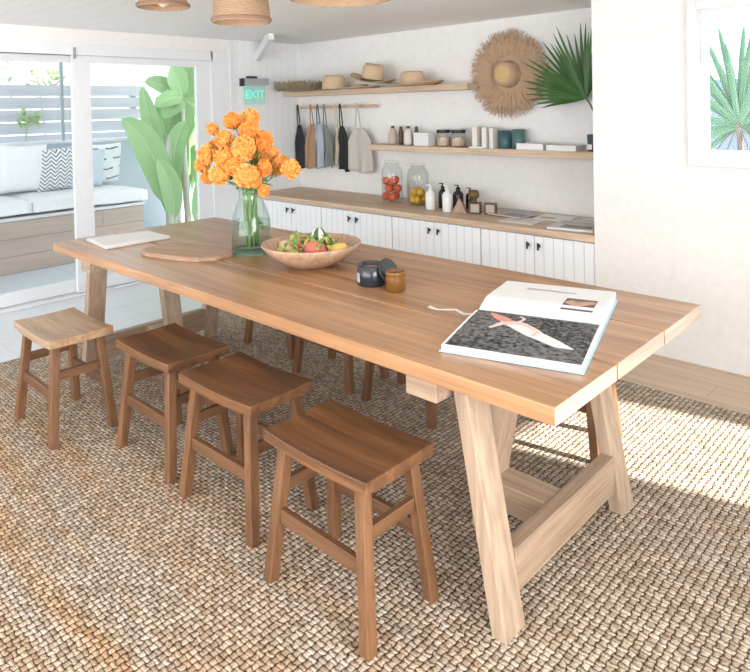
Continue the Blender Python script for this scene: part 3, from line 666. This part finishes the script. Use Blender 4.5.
# dark pot with fan palm
pt = thing('dark_pot', (-2.0, 4.33, S2), 'dark slate pot at the right end of the lower shelf', 'pot')
link('body', L([(.062, 0), (.070, .01), (.078, .115), (.072, .115), (.065, .02), (.0001, .018)], 28, close=False), plain('slate_glaze', (.06, .08, .09), .4), pt, smooth=True)
link('label', box(-.115+.065, -.115+.10, -.0735, -.0715, .015, .05), M['paper'], pt)
M['palm'] = plain('deep_green_palm', (.05, .135, .03), .45, .5)
hub = Vector((-2.07, 4.30, 1.495))
pl = thing('fan_palm_leaf', (-2.0, 4.33, S2+.019), 'large green fan palm leaf standing in the dark pot', 'plant')
o0 = Vector(pl.location)
link('stalk', tube(bmesh.new(), bez((0, 0, 0.001), (.02, 0, .2), hub-o0, 10), .007, 8, .006), M['palm'], pl, smooth=True)
random.seed(5)
for k in range(27):
    a = math.radians(186 - k*(186-62)/26); ln = .50 + .05*math.sin(k*1.7)
    if k < 5: ln = .34+.04*k
    if a < math.radians(95): ln = min(ln, .215/max(.05, math.cos(a))) if math.cos(a) > 0 else ln
    dy = -.05*math.sin(k*.9)-.02; d = Vector((math.cos(a), 0, math.sin(a)))
    tip = hub + d*ln + Vector((0, dy, -.03*(1-abs(math.sin(a)))))
    if tip.x > -1.835: tip.x = -1.835
    tip.z = min(tip.z, 2.1)
    bm = bmesh.new(); blade(bm, bez(hub-o0, hub+d*ln*.55+Vector((0, dy*.3-.01, 0))-o0, tip-o0, 8), .017, (0, -1, .15), .4, lambda f: (.25+2.4*f if f < .3 else (1-f)**.75*1.28), .0012)
    link('leaflet', bm, M['palm'], pl)

# ------------------------------------------------------------------ objects on the counter
def storage_jar(x, y, label, rr=.092, hh=.36):
    t = thing('glass_jar', (x, y, CT), label, 'jar', 'tall glass jars on the counter')
    link('body', L([(rr*.9, 0), (rr, .012), (rr, hh*.72), (rr*.86, hh*.84), (rr*.66, hh*.9), (rr*.66, hh*.93), (rr*.60, hh*.93), (rr*.60, hh*.89), (rr*.82, hh*.82), (rr*.96, hh*.71), (rr*.96, .014), (.0001, .012)], 36, close=False), M['jar'], t, smooth=True)
    link('lid', L([(rr*.70, hh*.932), (rr*.72, hh*.945), (rr*.70, hh*.985), (rr*.3, hh), (.0001, hh*1.002)], 32), M['jar'], t, smooth=True)
    return t
storage_jar(-3.80, 4.19, 'tall glass jar filled with red orange fruit on the counter')
storage_jar(-3.51, 4.19, 'tall glass jar half filled with yellow lemons on the counter', .09, .35)
M['peach'] = plain('red_orange_skin', (.72, .13, .06), .45, bump=.2, bscale=20); M['lemon'] = plain('lemon_skin', (.80, .47, .05), .45, bump=.3, bscale=90)
random.seed(3)
FR = [(-.047, -.040, 0, 'lower left front'), (.043, -.045, .0, 'lower right front'), (.0, .048, .002, 'bottom back'), (-.050, .028, .066, 'second layer back left'), (.002, -.052, .072, 'second layer front middle'), (.052, .022, .07, 'second layer right'),
      (-.048, -.035, .135, 'upper layer left'), (.045, -.03, .138, 'upper layer right'), (.0, .045, .14, 'top back')]
for i, (x, y, z, w) in enumerate(FR):
    bm = bmesh.new(); r = .0375; lathe(bm, [(.0001, .004), (r*.55, .006), (r*.9, r*.6), (r, r), (r*.92, r*1.45), (r*.6, r*1.85), (.12*r, r*1.9), (.0001, r*1.86)], 20)
    f = link('peach', bm, M['peach'], smooth=True); f.location = (-3.80+x*.88, 4.19+y*.88, CT+.0125+z*.98)
    tag(f, 'red orange fruit in the tall glass jar, ' + w, 'fruit', 'red orange fruit in the jar')
FR2 = [(-.048, -.030, 0, 'bottom left'), (.030, -.048, 0, 'bottom front right'), (.045, .035, .0, 'bottom back right'), (-.025, .048, .0, 'bottom back left'), (-.025, -.045, .063, 'top front left'), (.048, -.01, .062, 'top right'), (-.030, .035, .066, 'top back')]
for i, (x, y, z, w) in enumerate(FR2):
    bm = bmesh.new(); r = .034; lathe(bm, [(.0001, -.046), (.008, -.042), (.022, -.030), (r, -.008), (r, .010), (.023, .030), (.009, .042), (.0001, .046)], 18)
    f = link('lemon', bm, M['lemon'], smooth=True); f.rotation_euler = (PI/2, 0, .9*i); f.location = (-3.51+x*.72, 4.19+y*.72, CT+.0125+r+z)
    tag(f, 'yellow lemon in the glass jar, ' + w, 'fruit', 'lemons in the jar')
def pump(x, y, m, h, label, r=.040, group='bottles on the counter'):
    t = thing('soap_bottle', (x, y, CT), label, 'bottle', group)
    link('body', L([(r*.9, 0), (r, .006), (r, h*.60), (r*.8, h*.70), (r*.38, h*.76), (r*.38, h*.80), (.0001, h*.801)], 24), m, t, smooth=True)
    bm = bmesh.new(); lathe(bm, [(r*.42, h*.802), (r*.42, h*.88), (r*.15, h*.9), (r*.15, h*.97), (.0001, h*.97)], 16); bar(bm, (0, 0, h*.97), (-.03, -.01, h*.96), .010, .008)
    link('pump_head', bm, m, t)
    return t
M['whiteg'] = plain('white_glaze', (.86, .86, .85), .3); M['blackg'] = plain('black_glass', (.025, .027, .025), .2)
pump(-3.275, 4.06, M['whiteg'], .20, 'white soap bottle beside the lemon jar'); pump(-3.095, 4.045, M['whiteg'], .21, 'white soap bottle beside the triangular wooden block')
pump(-3.235, 4.17, M['blackg'], .205, 'black bottle behind and between the two white bottles', .036)
pump(-3.085, 4.17, M['blackg'], .20, 'black bottle behind the right white bottle', .042)
pump(-3.04, 4.27, M['blackg'], .17, 'black bottle standing closest to the wall', .036)
tw = thing('string_ball', (-2.935, 4.17, CT), 'round brown glass jar behind the triangular wooden block', 'jar')
link('body', L([(.028, 0), (.033, .03), (.022, .085), (.022, .095), (.040, .115), (.043, .14), (.030, .165), (.0001, .17)], 24), plain('amber_brown', (.16, .10, .03), .3), tw, smooth=True)
tw.name = 'brown_jar'
bm = bmesh.new(); v = [bm.verts.new(p) for p in ((-.06, -.02, 0), (.06, -.02, 0), (0, -.02, .115), (-.06, .02, 0), (.06, .02, 0), (0, .02, .115))]
for f in ((0, 1, 2), (5, 4, 3), (0, 3, 4, 1), (1, 4, 5, 2), (2, 5, 3, 0)): bm.faces.new([v[i] for i in f])
o_ = link('triangular_block', bm, wood('pinkish_wood', (.50, .33, .24), (.42, .26, .18), 2, 1), bevel=.003); o_.location = (-2.98, 4.045, CT); o_.rotation_euler = (0, 0, .35)
tag(o_, 'small triangular wooden block in front of the dark bottles', 'ornament')
for x, y, lab in ((-2.875, 4.10, 'small square brown framed box, left of the pair'), (-2.765, 4.14, 'small square brown framed box, right of the pair')):
    t = thing('framed_box', (x, y, CT), lab, 'box', 'small framed boxes on the counter', .35)
    bm = bmesh.new(); ringbox(bm, -.045, .045, 0, .085, .010, -.025, .025); link('frame', bm, M['brown'], t)
    link('panel', box(-.034, .034, -.015, .022, .011, .074), plain('beige_card', (.55, .46, .36), .7), t)
def magazine(loc, w, d, h, rz, c, label, blocks, group='magazines on the counter'):
    t = thing('magazine', loc, label, 'magazine', group, rz)
    link('pages', box(-w/2+.001, w/2-.001, -d/2+.001, d/2-.001, 0, h-.001), M['paper'], t)
    link('cover', box(-w/2, w/2, -d/2, d/2, h-.001, h), plain('cover_print', c, .35), t)
    for (x0, x1, y0, y1, cc) in blocks:
        link('printed_picture', box(x0*w, x1*w, y0*d, y1*d, h, h+.0006), plain('cover_picture', cc, .4), t)
magazine((-2.70, 4.27, CT), .34, .28, .008, .0, (.30, .24, .22), 'dark brown covered magazine lying beside the framed boxes', [(-.4, .1, -.3, .35, (.42, .36, .33))])
magazine((-2.60, 4.20, CT+.0088), .30, .24, .006, -.12, (.36, .31, .29), 'grey brown magazine on top of the dark brown one', [(-.1, .42, -.4, .0, (.20, .17, .16))])
magazine((-2.43, 4.03, CT), .26, .20, .005, .05, (.78, .72, .68), 'pale pink magazine in the middle of the counter', [(-.3, .3, -.2, .2, (.66, .60, .56))])
magazine((-2.30, 4.27, CT), .26, .22, .006, .1, (.78, .76, .74), 'white magazine with a small grey picture by the wall', [(-.35, .05, -.35, -.05, (.40, .37, .36))])
magazine((-2.03, 4.05, CT), .30, .30, .012, .15, (.62, .62, .60), 'grey and white magazine nearest the right wall', [(-.25, .42, -.38, -.02, (.22, .20, .19)), (-.4, .42, .08, .40, (.46, .45, .43))])
magazine((-2.02, 4.33, CT), .26, .20, .004, -.05, (.55, .53, .50), 'flat grey magazine behind the grey and white one', [(-.4, .3, -.1, .3, (.70, .68, .66))])

# ------------------------------------------------------------------ on the table
TZ = TT+.0008
vs = Vector((-2.665, 1.90, TZ))
va = thing('glass_vase', vs, 'large clear green tinted glass vase holding orange flowers', 'vase')
link('body', L([(.094, .012), (.098, .03), (.098, .10), (.093, .17), (.072, .235), (.060, .265), (.058, .30), (.066, .325), (.064, .326), (.055, .30), (.057, .265), (.069, .234), (.089, .17), (.093, .10), (.093, .03), (.0001, .022)], 40, close=False), M['vase'], va, smooth=True)
link('base', L([(.088, 0), (.096, .006), (.0975, .028), (.092, .026), (.0001, .021)], 40), M['vasebase'], va, smooth=True)
link('water', L([(.0915, .028), (.0915, .10), (.088, .165), (.0001, .165)], 40), M['water'], va, smooth=True)
M['orange'] = plain('orange_petals', (.95, .43, .11), .6, .2, bump=.3, bscale=90)
M['orange2'] = plain('deep_orange_petals', (.93, .36, .08), .6, .2)
M['gstem'] = plain('green_stem', (.20, .33, .10), .5); M['gleaf'] = plain('green_leaf', (.16, .30, .07), .5)
def bloom_bm(r, seed):
    random.seed(seed); bm = bmesh.new(); bmesh.ops.create_icosphere(bm, subdivisions=2, radius=r*.72)
    n = 120
    for i in range(n):
        ph = math.acos(1-2*(i+.5)/n); th = PI*(1+5**.5)*i + random.uniform(-.2, .2)
        d = Vector((math.sin(ph)*math.cos(th), math.sin(ph)*math.sin(th), math.cos(ph)))
        s = d.orthogonal().normalized(); s.rotate(Matrix.Rotation(random.uniform(0, 6.28), 3, d)); u = d.cross(s)
        w = r*random.uniform(.17, .25); rr = r*random.uniform(.9, 1.06)
        p = [d*r*.6, d*rr*.9 - s*w + u*w*.15, d*rr + u*w*.5, d*rr*.9 + s*w + u*w*.15, d*r*.8 + u*w*.8]
        v = [bm.verts.new(q) for q in p]
        bm.faces.new((v[0], v[1], v[2], v[3])); bm.faces.new((v[1], v[4], v[2])); bm.faces.new((v[2], v[4], v[3]))
    me = bpy.data.meshes.new('bloom'); bm.to_mesh(me); bm.free(); return me
BL = [bloom_bm(1, s) for s in (1, 2, 3)]
vf = 3.15
fl = [(203, 80, 33, 'topmost left'), (270, 68, 34, 'topmost right'), (125, 112, 24, 'small upper left'), (265, 118, 38, 'below the topmost right one'), (170, 150, 36, 'upper left of the centre'),
      (243, 186, 47, 'large one in the centre'), (315, 158, 40, 'upper right of the centre'), (105, 208, 36, 'far left of the bunch'), (172, 218, 38, 'left of the centre'), (205, 256, 34, 'below the centre left'),
      (150, 287, 38, 'lower left'), (252, 290, 44, 'lowest large one in front'), (322, 262, 30, 'lower right of the centre'), (388, 240, 30, 'right side'), (425, 264, 36, 'rightmost'), (322, 348, 22, 'small drooping one over the vase rim'),
      (84, 250, 28, 'leftmost'), (345, 212, 34, 'right of the centre'), (106, 300, 25, 'lowest on the left edge'), (298, 215, 32, 'behind the centre right'), (135, 180, 30, 'behind the upper left'), (372, 268, 24, 'small one beside the rightmost'), (285, 310, 28, 'low right front')]
bpy.context.view_layer.update()
cw = Vector((0, 0, 1.465))
def ray(px, py, depth):
    d = F*655.9 + RR*(px-375) - UU*(py-120.18); return cw + d*(depth/655.9)
random.seed(9)
depths = [3.20, 3.24, 3.16, 3.14, 3.12, 3.04, 3.18, 3.15, 3.06, 3.02, 3.05, 3.01, 3.08, 3.16, 3.10, 3.06, 3.20, 3.22, 3.14, 3.24, 3.24, 3.20, 3.06]
for i, ((cx, cy, r, w), dp) in enumerate(zip(fl, depths)):
    p = ray(180+cx*.2605, 100+cy*.2605, dp+.01); rad = 1.18*r*.2605/655.9*dp
    base = vs + Vector((random.uniform(-.028, .028), random.uniform(-.028, .028), .035))
    t = thing('orange_flower', base, 'round ruffled orange flower in the vase, ' + w, 'flower', 'orange flowers in the glass vase')
    o_ = bpy.data.objects.new('bloom', BL[i % 3]); COL.objects.link(o_)
    o_.parent = t; o_.location = p-base; o_.scale = (rad, rad, rad*.88); o_.rotation_euler = (random.uniform(0, 3), random.uniform(0, 3), 0)
    if not BL[i % 3].materials: BL[i % 3].materials.append(M['orange'] if i % 3 else M['orange2'])
    neck = vs + Vector((0, 0, .315)) + (Vector((p.x, p.y, 0))-Vector((vs.x, vs.y, 0))).normalized()*random.uniform(.01, .042)
    n1 = neck - base; e = p - base
    pts = bez((0, 0, 0), n1*.5+Vector((0, 0, .0)), n1, 6) + bez(n1, n1 + Vector((0, 0, max(.02, (e-n1).z*.5))) + (e-n1)*.15, e, 7)[1:]
    link('stem', tube(bmesh.new(), pts, .0035, 6), M['gstem'], t, smooth=True)
    bm = bmesh.new()
    for k in range(4):
        q = n1 + (e-n1)*random.uniform(.1, .8) + Vector((random.uniform(-.02, .02), random.uniform(-.02, .02), 0)); dd = Vector((random.uniform(-1, 1), random.uniform(-1, 1), random.uniform(-.4, .6)))*.055
        blade(bm, [q, q+dd*.5+Vector((0, 0, .006)), q+dd], .011, (random.uniform(-.4, .4), random.uniform(-.4, .4), 1))
    for k in range(3):
        q = Vector((random.uniform(-.03, .03), random.uniform(-.03, .03), random.uniform(.07, .12))); dd = Vector((random.uniform(-1, 1), random.uniform(-1, 1), random.uniform(.2, 1))).normalized()*.035
        blade(bm, [q, q+dd*.5, q+dd], .007, (0, .3, 1))
    link('leaves', bm, M['gleaf'], t)
# bowl and its filling
bc = ray(313, 251, 3.03); bc = Vector((-2.245, 1.925, TZ))
bo = thing('wooden_bowl', bc, 'wide shallow pale wooden bowl of colourful ornaments beside the vase', 'bowl')
M['bowl'] = wood('pale_bowl_wood', (.62, .42, .29), (.50, .32, .21), 2, .6, .4)
link('body', L([(.085, 0), (.10, .004), (.16, .035), (.205, .072), (.224, .098), (.222, .103), (.214, .102), (.195, .075), (.15, .042), (.09, .018), (.0001, .014)], 56, close=False), M['bowl'], bo, smooth=True)
random.seed(14)
def bead(name, x, y, z, s, m, lab, cat, rot=(0, 0, 0), grp='colourful pieces in the wooden bowl'):
    bm = bmesh.new(); bmesh.ops.create_icosphere(bm, subdivisions=3, radius=1)
    for v in bm.verts: v.co *= 1+.10*noise.noise(v.co*2.2+Vector((x*90, y*90, 0)))
    bmesh.ops.scale(bm, vec=s, verts=bm.verts); o_ = link(name, bm, m, smooth=True); o_.location = bc+Vector((x, y, z)); o_.rotation_euler = rot
    return tag(o_, lab, cat, grp)
cpink = plain('coral_pink_skin', (.78, .19, .17), .45); cyel = plain('yellow_skin', (.74, .50, .12), .5); cgr = plain('yellow_green_leaf', (.45, .48, .12), .5); ccream = plain('cream_skin', (.80, .62, .38), .5)
bead('dragon_fruit', .055, -.03, .082, (.055, .042, .035), cpink, 'large coral pink fruit at the right of the wooden bowl', 'fruit', (0, .1, .3))
bead('dragon_fruit', -.075, .01, .085, (.045, .035, .030), cpink, 'coral pink fruit left of the middle of the bowl', 'fruit', (.2, 0, -.3))
bead('mango', .125, .045, .078, (.052, .036, .028), cyel, 'yellow fruit at the right edge of the bowl', 'fruit', (0, -.3, .2))
bead('mango', -.125, -.04, .070, (.050, .036, .028), ccream, 'cream yellow fruit at the left edge of the bowl', 'fruit', (0, .3, -.3))
bead('mango', -.02, .10, .082, (.050, .040, .030), ccream, 'cream yellow fruit at the back of the bowl', 'fruit')
bead('lime', -.01, -.10, .066, (.035, .026, .022), cgr, 'yellow green fruit at the front of the bowl', 'fruit')
bead('lime', -.09, -.105, .066, (.026, .022, .020), cgr, 'small green fruit at the front left of the bowl', 'fruit')
t = thing('striped_melon', bc+Vector((.0, .045, .120)), 'dark green and white striped fruit on top of the bowl', 'fruit')
bm = bmesh.new(); bmesh.ops.create_uvsphere(bm, u_segments=24, v_segments=12, radius=.043); bmesh.ops.scale(bm, vec=(.82, .75, 1.0), verts=bm.verts)
so = link('body', bm, [plain('dark_green_rind', (.05, .11, .045), .4), plain('pale_rind', (.70, .72, .58), .5)], t, smooth=True)
for i, p in enumerate(so.data.polygons):
    a = math.atan2(p.center.y, p.center.x); p.material_index = int((a+PI)/(2*PI)*8) % 2
bm = bmesh.new()
sp = thing('green_sprigs', bc+Vector((0, 0, .05)), 'green leaf sprigs scattered among the fruit in the bowl', 'leaves')
for k in range(70):
    a = random.uniform(0, 2*PI); r = random.uniform(.02, .13); q = Vector((r*math.cos(a), r*math.sin(a), random.uniform(.03, .06))); d = Vector((random.uniform(-1, 1), random.uniform(-1, 1), random.uniform(-.1, .9))).normalized()*random.uniform(.03, .055)
    blade(bm, [q, q+d*.5+Vector((0, 0, .006)), q+d], .009, (random.uniform(-.5, .5), random.uniform(-.5, .5), 1))
k_ = link('sprigs', bm, [M['gleaf'], cgr], sp); k_['kind'] = 'stuff'
for p in k_.data.polygons: p.material_index = (p.index//15) % 2
# candle jars
cj = thing('candle_jar', (-1.815, 1.870, TZ), 'black candle jar with a white label beside the bowl', 'candle')
bk = plain('dark_navy_glass', (.022, .028, .040), .15, .6)
link('body', L([(.056, 0), (.060, .004), (.060, .078), (.0565, .080), (.055, .078), (.055, .052), (.0001, .052)], 40, close=False), bk, cj, smooth=True)
link('wax', L([(.0545, .0525), (.0545, .060), (.0001, .060)], 32), plain('rose_wax', (.50, .28, .24), .4), cj)
bm = bmesh.new()
A0 = math.radians(-120)
grid(bm, lambda u, v: (.0606*math.cos(A0+(u-.5)*.75), .0606*math.sin(A0+(u-.5)*.75), .014+v*.036), 8, 1); bmesh.ops.solidify(bm, geom=bm.faces[:], thickness=-.0004)
lb = link('label', bm, M['paper'], cj)
for k in range(3):
    bm = bmesh.new(); grid(bm, lambda u, v: (.0613*math.cos(A0+(u-.5)*(.5-.12*k)), .0613*math.sin(A0+(u-.5)*(.5-.12*k)), .040-k*.009+v*.0022), 8, 1); link('printed_line', bm, plain('grey_ink', (.3, .3, .3), .6), lb)
ld = link('candle_lid', L([(.048, 0), (.052, .002), (.052, .010), (.044, .012), (.0001, .012)], 36), plain('black_lid', (.03, .03, .03), .35), bevel=.001)
ld.location = (-1.745, 1.888, TZ+.0555); ld.rotation_euler = (math.radians(8), math.radians(62), math.radians(12))
tag(ld, 'round black lid leaning between the black candle and amber jar', 'lid')
am = thing('amber_jar', (-1.682, 1.862, TZ), 'small amber brown glass jar right of the black candle', 'jar')
link('body', L([(.034, 0), (.038, .004), (.039, .05), (.037, .060), (.039, .066), (.039, .074), (.036, .075), (.0345, .06), (.035, .008), (.0001, .007)], 36, close=False), plain('amber_glass', (.20, .085, .02), .15, .6), am, smooth=True)
link('wax', L([(.0335, .0085), (.0335, .050), (.0001, .050)], 28), plain('amber_wax', (.40, .20, .06), .3), am)
link('ridge', L([(.0393, .050), (.0405, .052), (.0393, .054)], 36, close=False), plain('amber_glass_rib', (.26, .11, .03), .2), am)
# woven placemat / slab
random.seed(4)
bm = bmesh.new(); n = 60; c0 = (-2.91, 1.69)
ring = []
for i in range(n):
    a = 2*PI*i/n; sup = (abs(math.cos(a))**3+abs(math.sin(a))**3)**(-1/3); r = sup*(1+.05*noise.noise(Vector((math.cos(a)*2, math.sin(a)*2, 3))))
    ring.append((r*.245*math.cos(a), r*.135*math.sin(a)))
v0 = [bm.verts.new((x, y, 0)) for x, y in ring]; v1 = [bm.verts.new((x*1.0, y*1.0, .016)) for x, y in ring]; v2 = [bm.verts.new((x*.95, y*.94, .020)) for x, y in ring]
for A_, B_ in ((v0, v1), (v1, v2)):
    for i in range(n): bm.faces.new((A_[i], A_[(i+1) % n], B_[(i+1) % n], B_[i]))
bm.faces.new(v0[::-1]); bm.faces.new(v2)
o_ = link('serving_board', bm, wood('rustic_board', (.50, .34, .23), (.38, .24, .15), 0, 1.3, .6, bump=.5)); o_.location = (c0[0], c0[1], TZ); o_.rotation_euler = (0, 0, .28)
tag(o_, 'rough edged brown wooden serving board lying left of the vase', 'board')
# folded papers at left end
pp = thing('menu_folder', (-3.475, 1.655, TZ), 'closed pale folder lying at the left end of the table', 'book', rz=.0)
q = [(-.165, -.155), (.145, -.185), (.145, .175), (-.10, .175)]
link('cover', hexa_bm(q, 0, .004) if 0 else (lambda b: (hexa(b, q, 0, q, .014), b)[1])(bmesh.new()), plain('greige_cover', (.70, .67, .63), .5), pp, bevel=.002)
q2 = [(x*.97, y*.97) for x, y in q]
link('top_sheet', (lambda b: (hexa(b, q2, .0142, q2, .0165), b)[1])(bmesh.new()), M['paper'], pp)

# open book on the near end
bk_ = thing('open_book', (-1.16, 1.475, TZ), 'large open picture book with a dark photograph page on the near end', 'book', rz=math.radians(16.5))
PL, PW = .39, .345
def hN(v): return .034 - .010*v - .016*(1-v)**8*0 if 0 else .020 + .010*math.sin(min(1, v)*PI*.5) * 1.0 - .012*max(0, (v-.93)/.07)
def hF(v): return .024 + .022*math.sin(min(1, v*3.2)*PI*.5) - .016*max(0, v-.25)
cov = plain('pale_blue_cloth_cover', (.42, .60, .72), .5)
link('cover', box(-.006, PL+.006, -.006, 2*PW+.01, 0, .004), cov, bk_, bevel=.001)
pg = planked('page_stack', (.80, .84, .87), (.48, .62, .72), 'xz', .0042, 5, .6, .0005)
def block(fn, v0, v1, nv=20):
    bm = bmesh.new()
    a = grid(bm, lambda u, v: (u*PL, v0+(v1-v0)*v, fn(v)), 2, nv); b2 = grid(bm, lambda u, v: (u*PL, v0+(v1-v0)*v, .0042), 2, nv)
    for i in range(2):
        for j in (0, nv): bm.faces.new((a[i][j], a[i+1][j], b2[i+1][j], b2[i][j]))
    for j in range(nv):
        for i in (0, 2): bm.faces.new((a[i][j], a[i][j+1], b2[i][j+1], b2[i][j]))
    return bm
for nm, ob_ in (('near_pages', block(hN, 0, PW)), ('far_pages', block(hF, PW, 2*PW))):
    o_ = link(nm, ob_, [pg, M['paper']], bk_)
    for f in o_.data.polygons:
        if abs(f.normal.x) < .5 and abs(f.normal.z) > .2: f.material_index = 1
def print_mat():
    m, n, l, b = mat('dark_photo_print'); tc = n.new('ShaderNodeTexCoord'); nz = n.new('ShaderNodeTexNoise'); nz.inputs['Scale'].default_value = 70; nz.inputs['Detail'].default_value = 5
    l.new(tc.outputs['Object'], nz.inputs['Vector']); r = n.new('ShaderNodeValToRGB'); e = r.color_ramp.elements
    e[0].position = .46; e[0].color = (.04, .04, .044, 1); e[1].position = .66; e[1].color = (.36, .36, .37, 1)
    n2 = n.new('ShaderNodeTexNoise'); n2.inputs['Scale'].default_value = 5; l.new(tc.outputs['Object'], n2.inputs['Vector'])
    ad = n.new('ShaderNodeMath'); ad.operation = 'MULTIPLY_ADD'; ad.inputs[1].default_value = .35; l.new(n2.outputs['Fac'], ad.inputs[0]); 
    mm = n.new('ShaderNodeMath'); mm.operation = 'MULTIPLY'; mm.inputs[1].default_value = .8; l.new(nz.outputs['Fac'], mm.inputs[0]); l.new(mm.outputs[0], ad.inputs[2])
    l.new(ad.outputs[0], r.inputs[0]); l.new(r.outputs[0], b.inputs['Base Color']); b.inputs['Roughness'].default_value = .3
    return m
def onpage(name, poly, fn, v0, dz, m, nu=1):
    bm = bmesh.new()
    vs_ = [bm.verts.new((x, y, fn((y-v0)/PW) + dz)) for x, y in poly]; bm.faces.new(vs_)
    return link(name, bm, m, bk_)
bm = bmesh.new(); grid(bm, lambda u, v: (.008+u*(PL-.010), .006+(PW-.008)*v, hN((.006+(PW-.008)*v)/PW)+.0006), 2, 20); bmesh.ops.solidify(bm, geom=bm.faces[:], thickness=.0003)
link('dark_photograph', bm, print_mat(), bk_)['label'] = 'dark grey photograph filling the near page'
def ribbon(name, pts, ws, fn, v0, dz, m):
    bm = bmesh.new(); rows = []
    N = 24
    for i in range(N+1):
        f = i/N*(len(pts)-1); k = min(int(f), len(pts)-2); g = f-k
        p = Vector(pts[k]).lerp(Vector(pts[k+1]), g); w = ws[k]+(ws[k+1]-ws[k])*g
        d = (Vector(pts[k+1])-Vector(pts[k])).normalized(); s = Vector((-d.y, d.x))
        rows.append([bm.verts.new((p.x+s.x*w*q, p.y+s.y*w*q, fn(max(0, min(1, (p.y+s.y*w*q-v0)/PW)))+dz)) for q in (-1, -.33, .33, 1)])
    for a, b in zip(rows, rows[1:]):
        for k in range(3): bm.faces.new((a[k], a[k+1], b[k+1], b[k]))
    return link(name, bm, m, bk_)
pk = plain('pale_pink_ink', (.80, .62, .56), .4); rd = plain('salmon_ink', (.75, .33, .25), .4); wi = plain('white_ink', (.84, .80, .78), .4)
ribbon('printed_surfboard', [(.075, .275), (.13, .235), (.22, .17), (.31, .11), (.352, .095)], [.004, .020, .027, .020, .002], hN, 0, .0013, wi)
ribbon('printed_surfboard_tip', [(.055, .300), (.10, .262), (.14, .235)], [.004, .020, .014], hN, 0, .0017, rd)
ribbon('printed_figure', [(.09, .17), (.115, .215), (.15, .235), (.19, .235)], [.006, .012, .013, .006], hN, 0, .0021, pk)
ribbon('printed_figure_arm', [(.16, .24), (.17, .28), (.15, .30)], [.006, .005, .004], hN, 0, .0021, pk)
ribbon('printed_figure_leg', [(.18, .235), (.235, .19), (.225, .150)], [.008, .006, .005], hN, 0, .0025, pk)
ribbon('printed_picture', [(.255, PW+.115), (.355, PW+.115)], [.062, .062], hF, PW, .0008, plain('dark_picture', (.12, .09, .09), .4))
ribbon('printed_picture_figure', [(.262, PW+.13), (.30, PW+.11), (.35, PW+.145)], [.020, .030, .014], hF, PW, .0014, plain('skin_ink', (.65, .36, .26), .4))
ribbon('printed_caption', [(.10, PW+.25), (.27, PW+.25)], [.012, .008], hF, PW, .0008, plain('grey_caption', (.50, .52, .54), .5))
bm = bmesh.new()
pts = [Vector(p) for p in ((0, 0, 0), (-.05, -.02, 0), (-.09, .012, 0), (-.15, -.01, 0), (-.19, .01, 0))]
rows = []
for i, p in enumerate(pts):
    w = (.004, .007, .008, .006, .012)[i]; rows.append([bm.verts.new((p.x, p.y-w, .0001)), bm.verts.new((p.x, p.y+w, .0001)), bm.verts.new((p.x, p.y+w, .0013)), bm.verts.new((p.x, p.y-w, .0013))])
for a, b in zip(rows, rows[1:]):
    for k in range(4): bm.faces.new((a[k], a[(k+1) % 4], b[(k+1) % 4], b[k]))
bm.faces.new(rows[0]); bm.faces.new(rows[-1])
o_ = link('bookmark_ribbon', bm, M['cream'], bk_); o_.location = (-.004, PW+.02, 0)

# ------------------------------------------------------------------ pendant lamps
M['rattan'] = plain('woven_rattan', (.50, .34, .22), .8, .2, bump=1.0, bscale=110)
M['rattan_dark'] = plain('darker_rattan_rim', (.30, .19, .12), .8, bump=1, bscale=110)
def lamp(loc, r, h, label, flare=.9):
    t = thing('pendant_lamp', loc, label, 'lamp', 'woven pendant lamps'); n = 48
    bm = bmesh.new(); rows = []
    prof = [(r, 0), (r*1.01, .012), (r*.99, .02), (r*flare, h*.6), (r*flare*.8, h*.9), (r*.3, h), (r*.3, h-.004), (r*flare*.78, h*.88), (r*flare*.96, h*.6), (r*.96, .02), (r*.97, 0)]
    lathe(bm, prof, n, close=False); link('shade', bm, M['rattan'], t, smooth=True)
    bm = bmesh.new(); k = 0; z = .004
    while z < h*.62:
        rr = r*(1+.012) if z < .02 else r*(1-(1-flare)*(z/(h*.6)))+.002
        tube(bm, [(rr*math.cos(2*PI*i/n), rr*math.sin(2*PI*i/n), z+.0015*math.sin(i*2.6+k)) for i in range(n+1)], .0045, 5); z += .011; k += 1
    link('woven_band', bm, M['rattan'], t)
    bm = bmesh.new(); tube(bm, [(r*1.025*math.cos(2*PI*i/n), r*1.025*math.sin(2*PI*i/n), .012) for i in range(n+1)], .008, 8); link('rim', bm, M['rattan_dark'], t)
    link('socket', L([(.03, h), (.03, h+.015), (.0001, h+.015)], 16), M['white'], t)
    bm = bmesh.new(); lathe(bm, [(.001, h-.10), (.028, h-.085), (.032, h-.06), (.016, h-.02), (.016, h), (.0001, h)], 16); link('bulb', bm, plain('frosted_bulb', (.85, .83, .78), .4), t, smooth=True)
    link('cord', tube(bmesh.new(), [(0, 0, h+.015), (0, 0, CZ-loc[2]-.012)], .004, 6), M['white'], t)
    link('ceiling_rose', L([(.04, CZ-loc[2]-.012), (.04, CZ-loc[2]-.0005), (.0001, CZ-loc[2]-.0004)], 20), M['white'], t)
lamp((-2.56, 1.80, 1.872), .130, .17, 'woven rattan pendant lamp with a dark rim above the vase', .93)
p = ray(341, -6, 2.45); lamp((p.x, p.y, 1.872), .19, .17, 'wide woven rattan pendant lamp at the top centre', .85)
p = ray(163, -3, 3.5); lamp((p.x, p.y, 2.02), .13, .10, 'woven rattan pendant lamp at the top left, mostly out of view', .85)
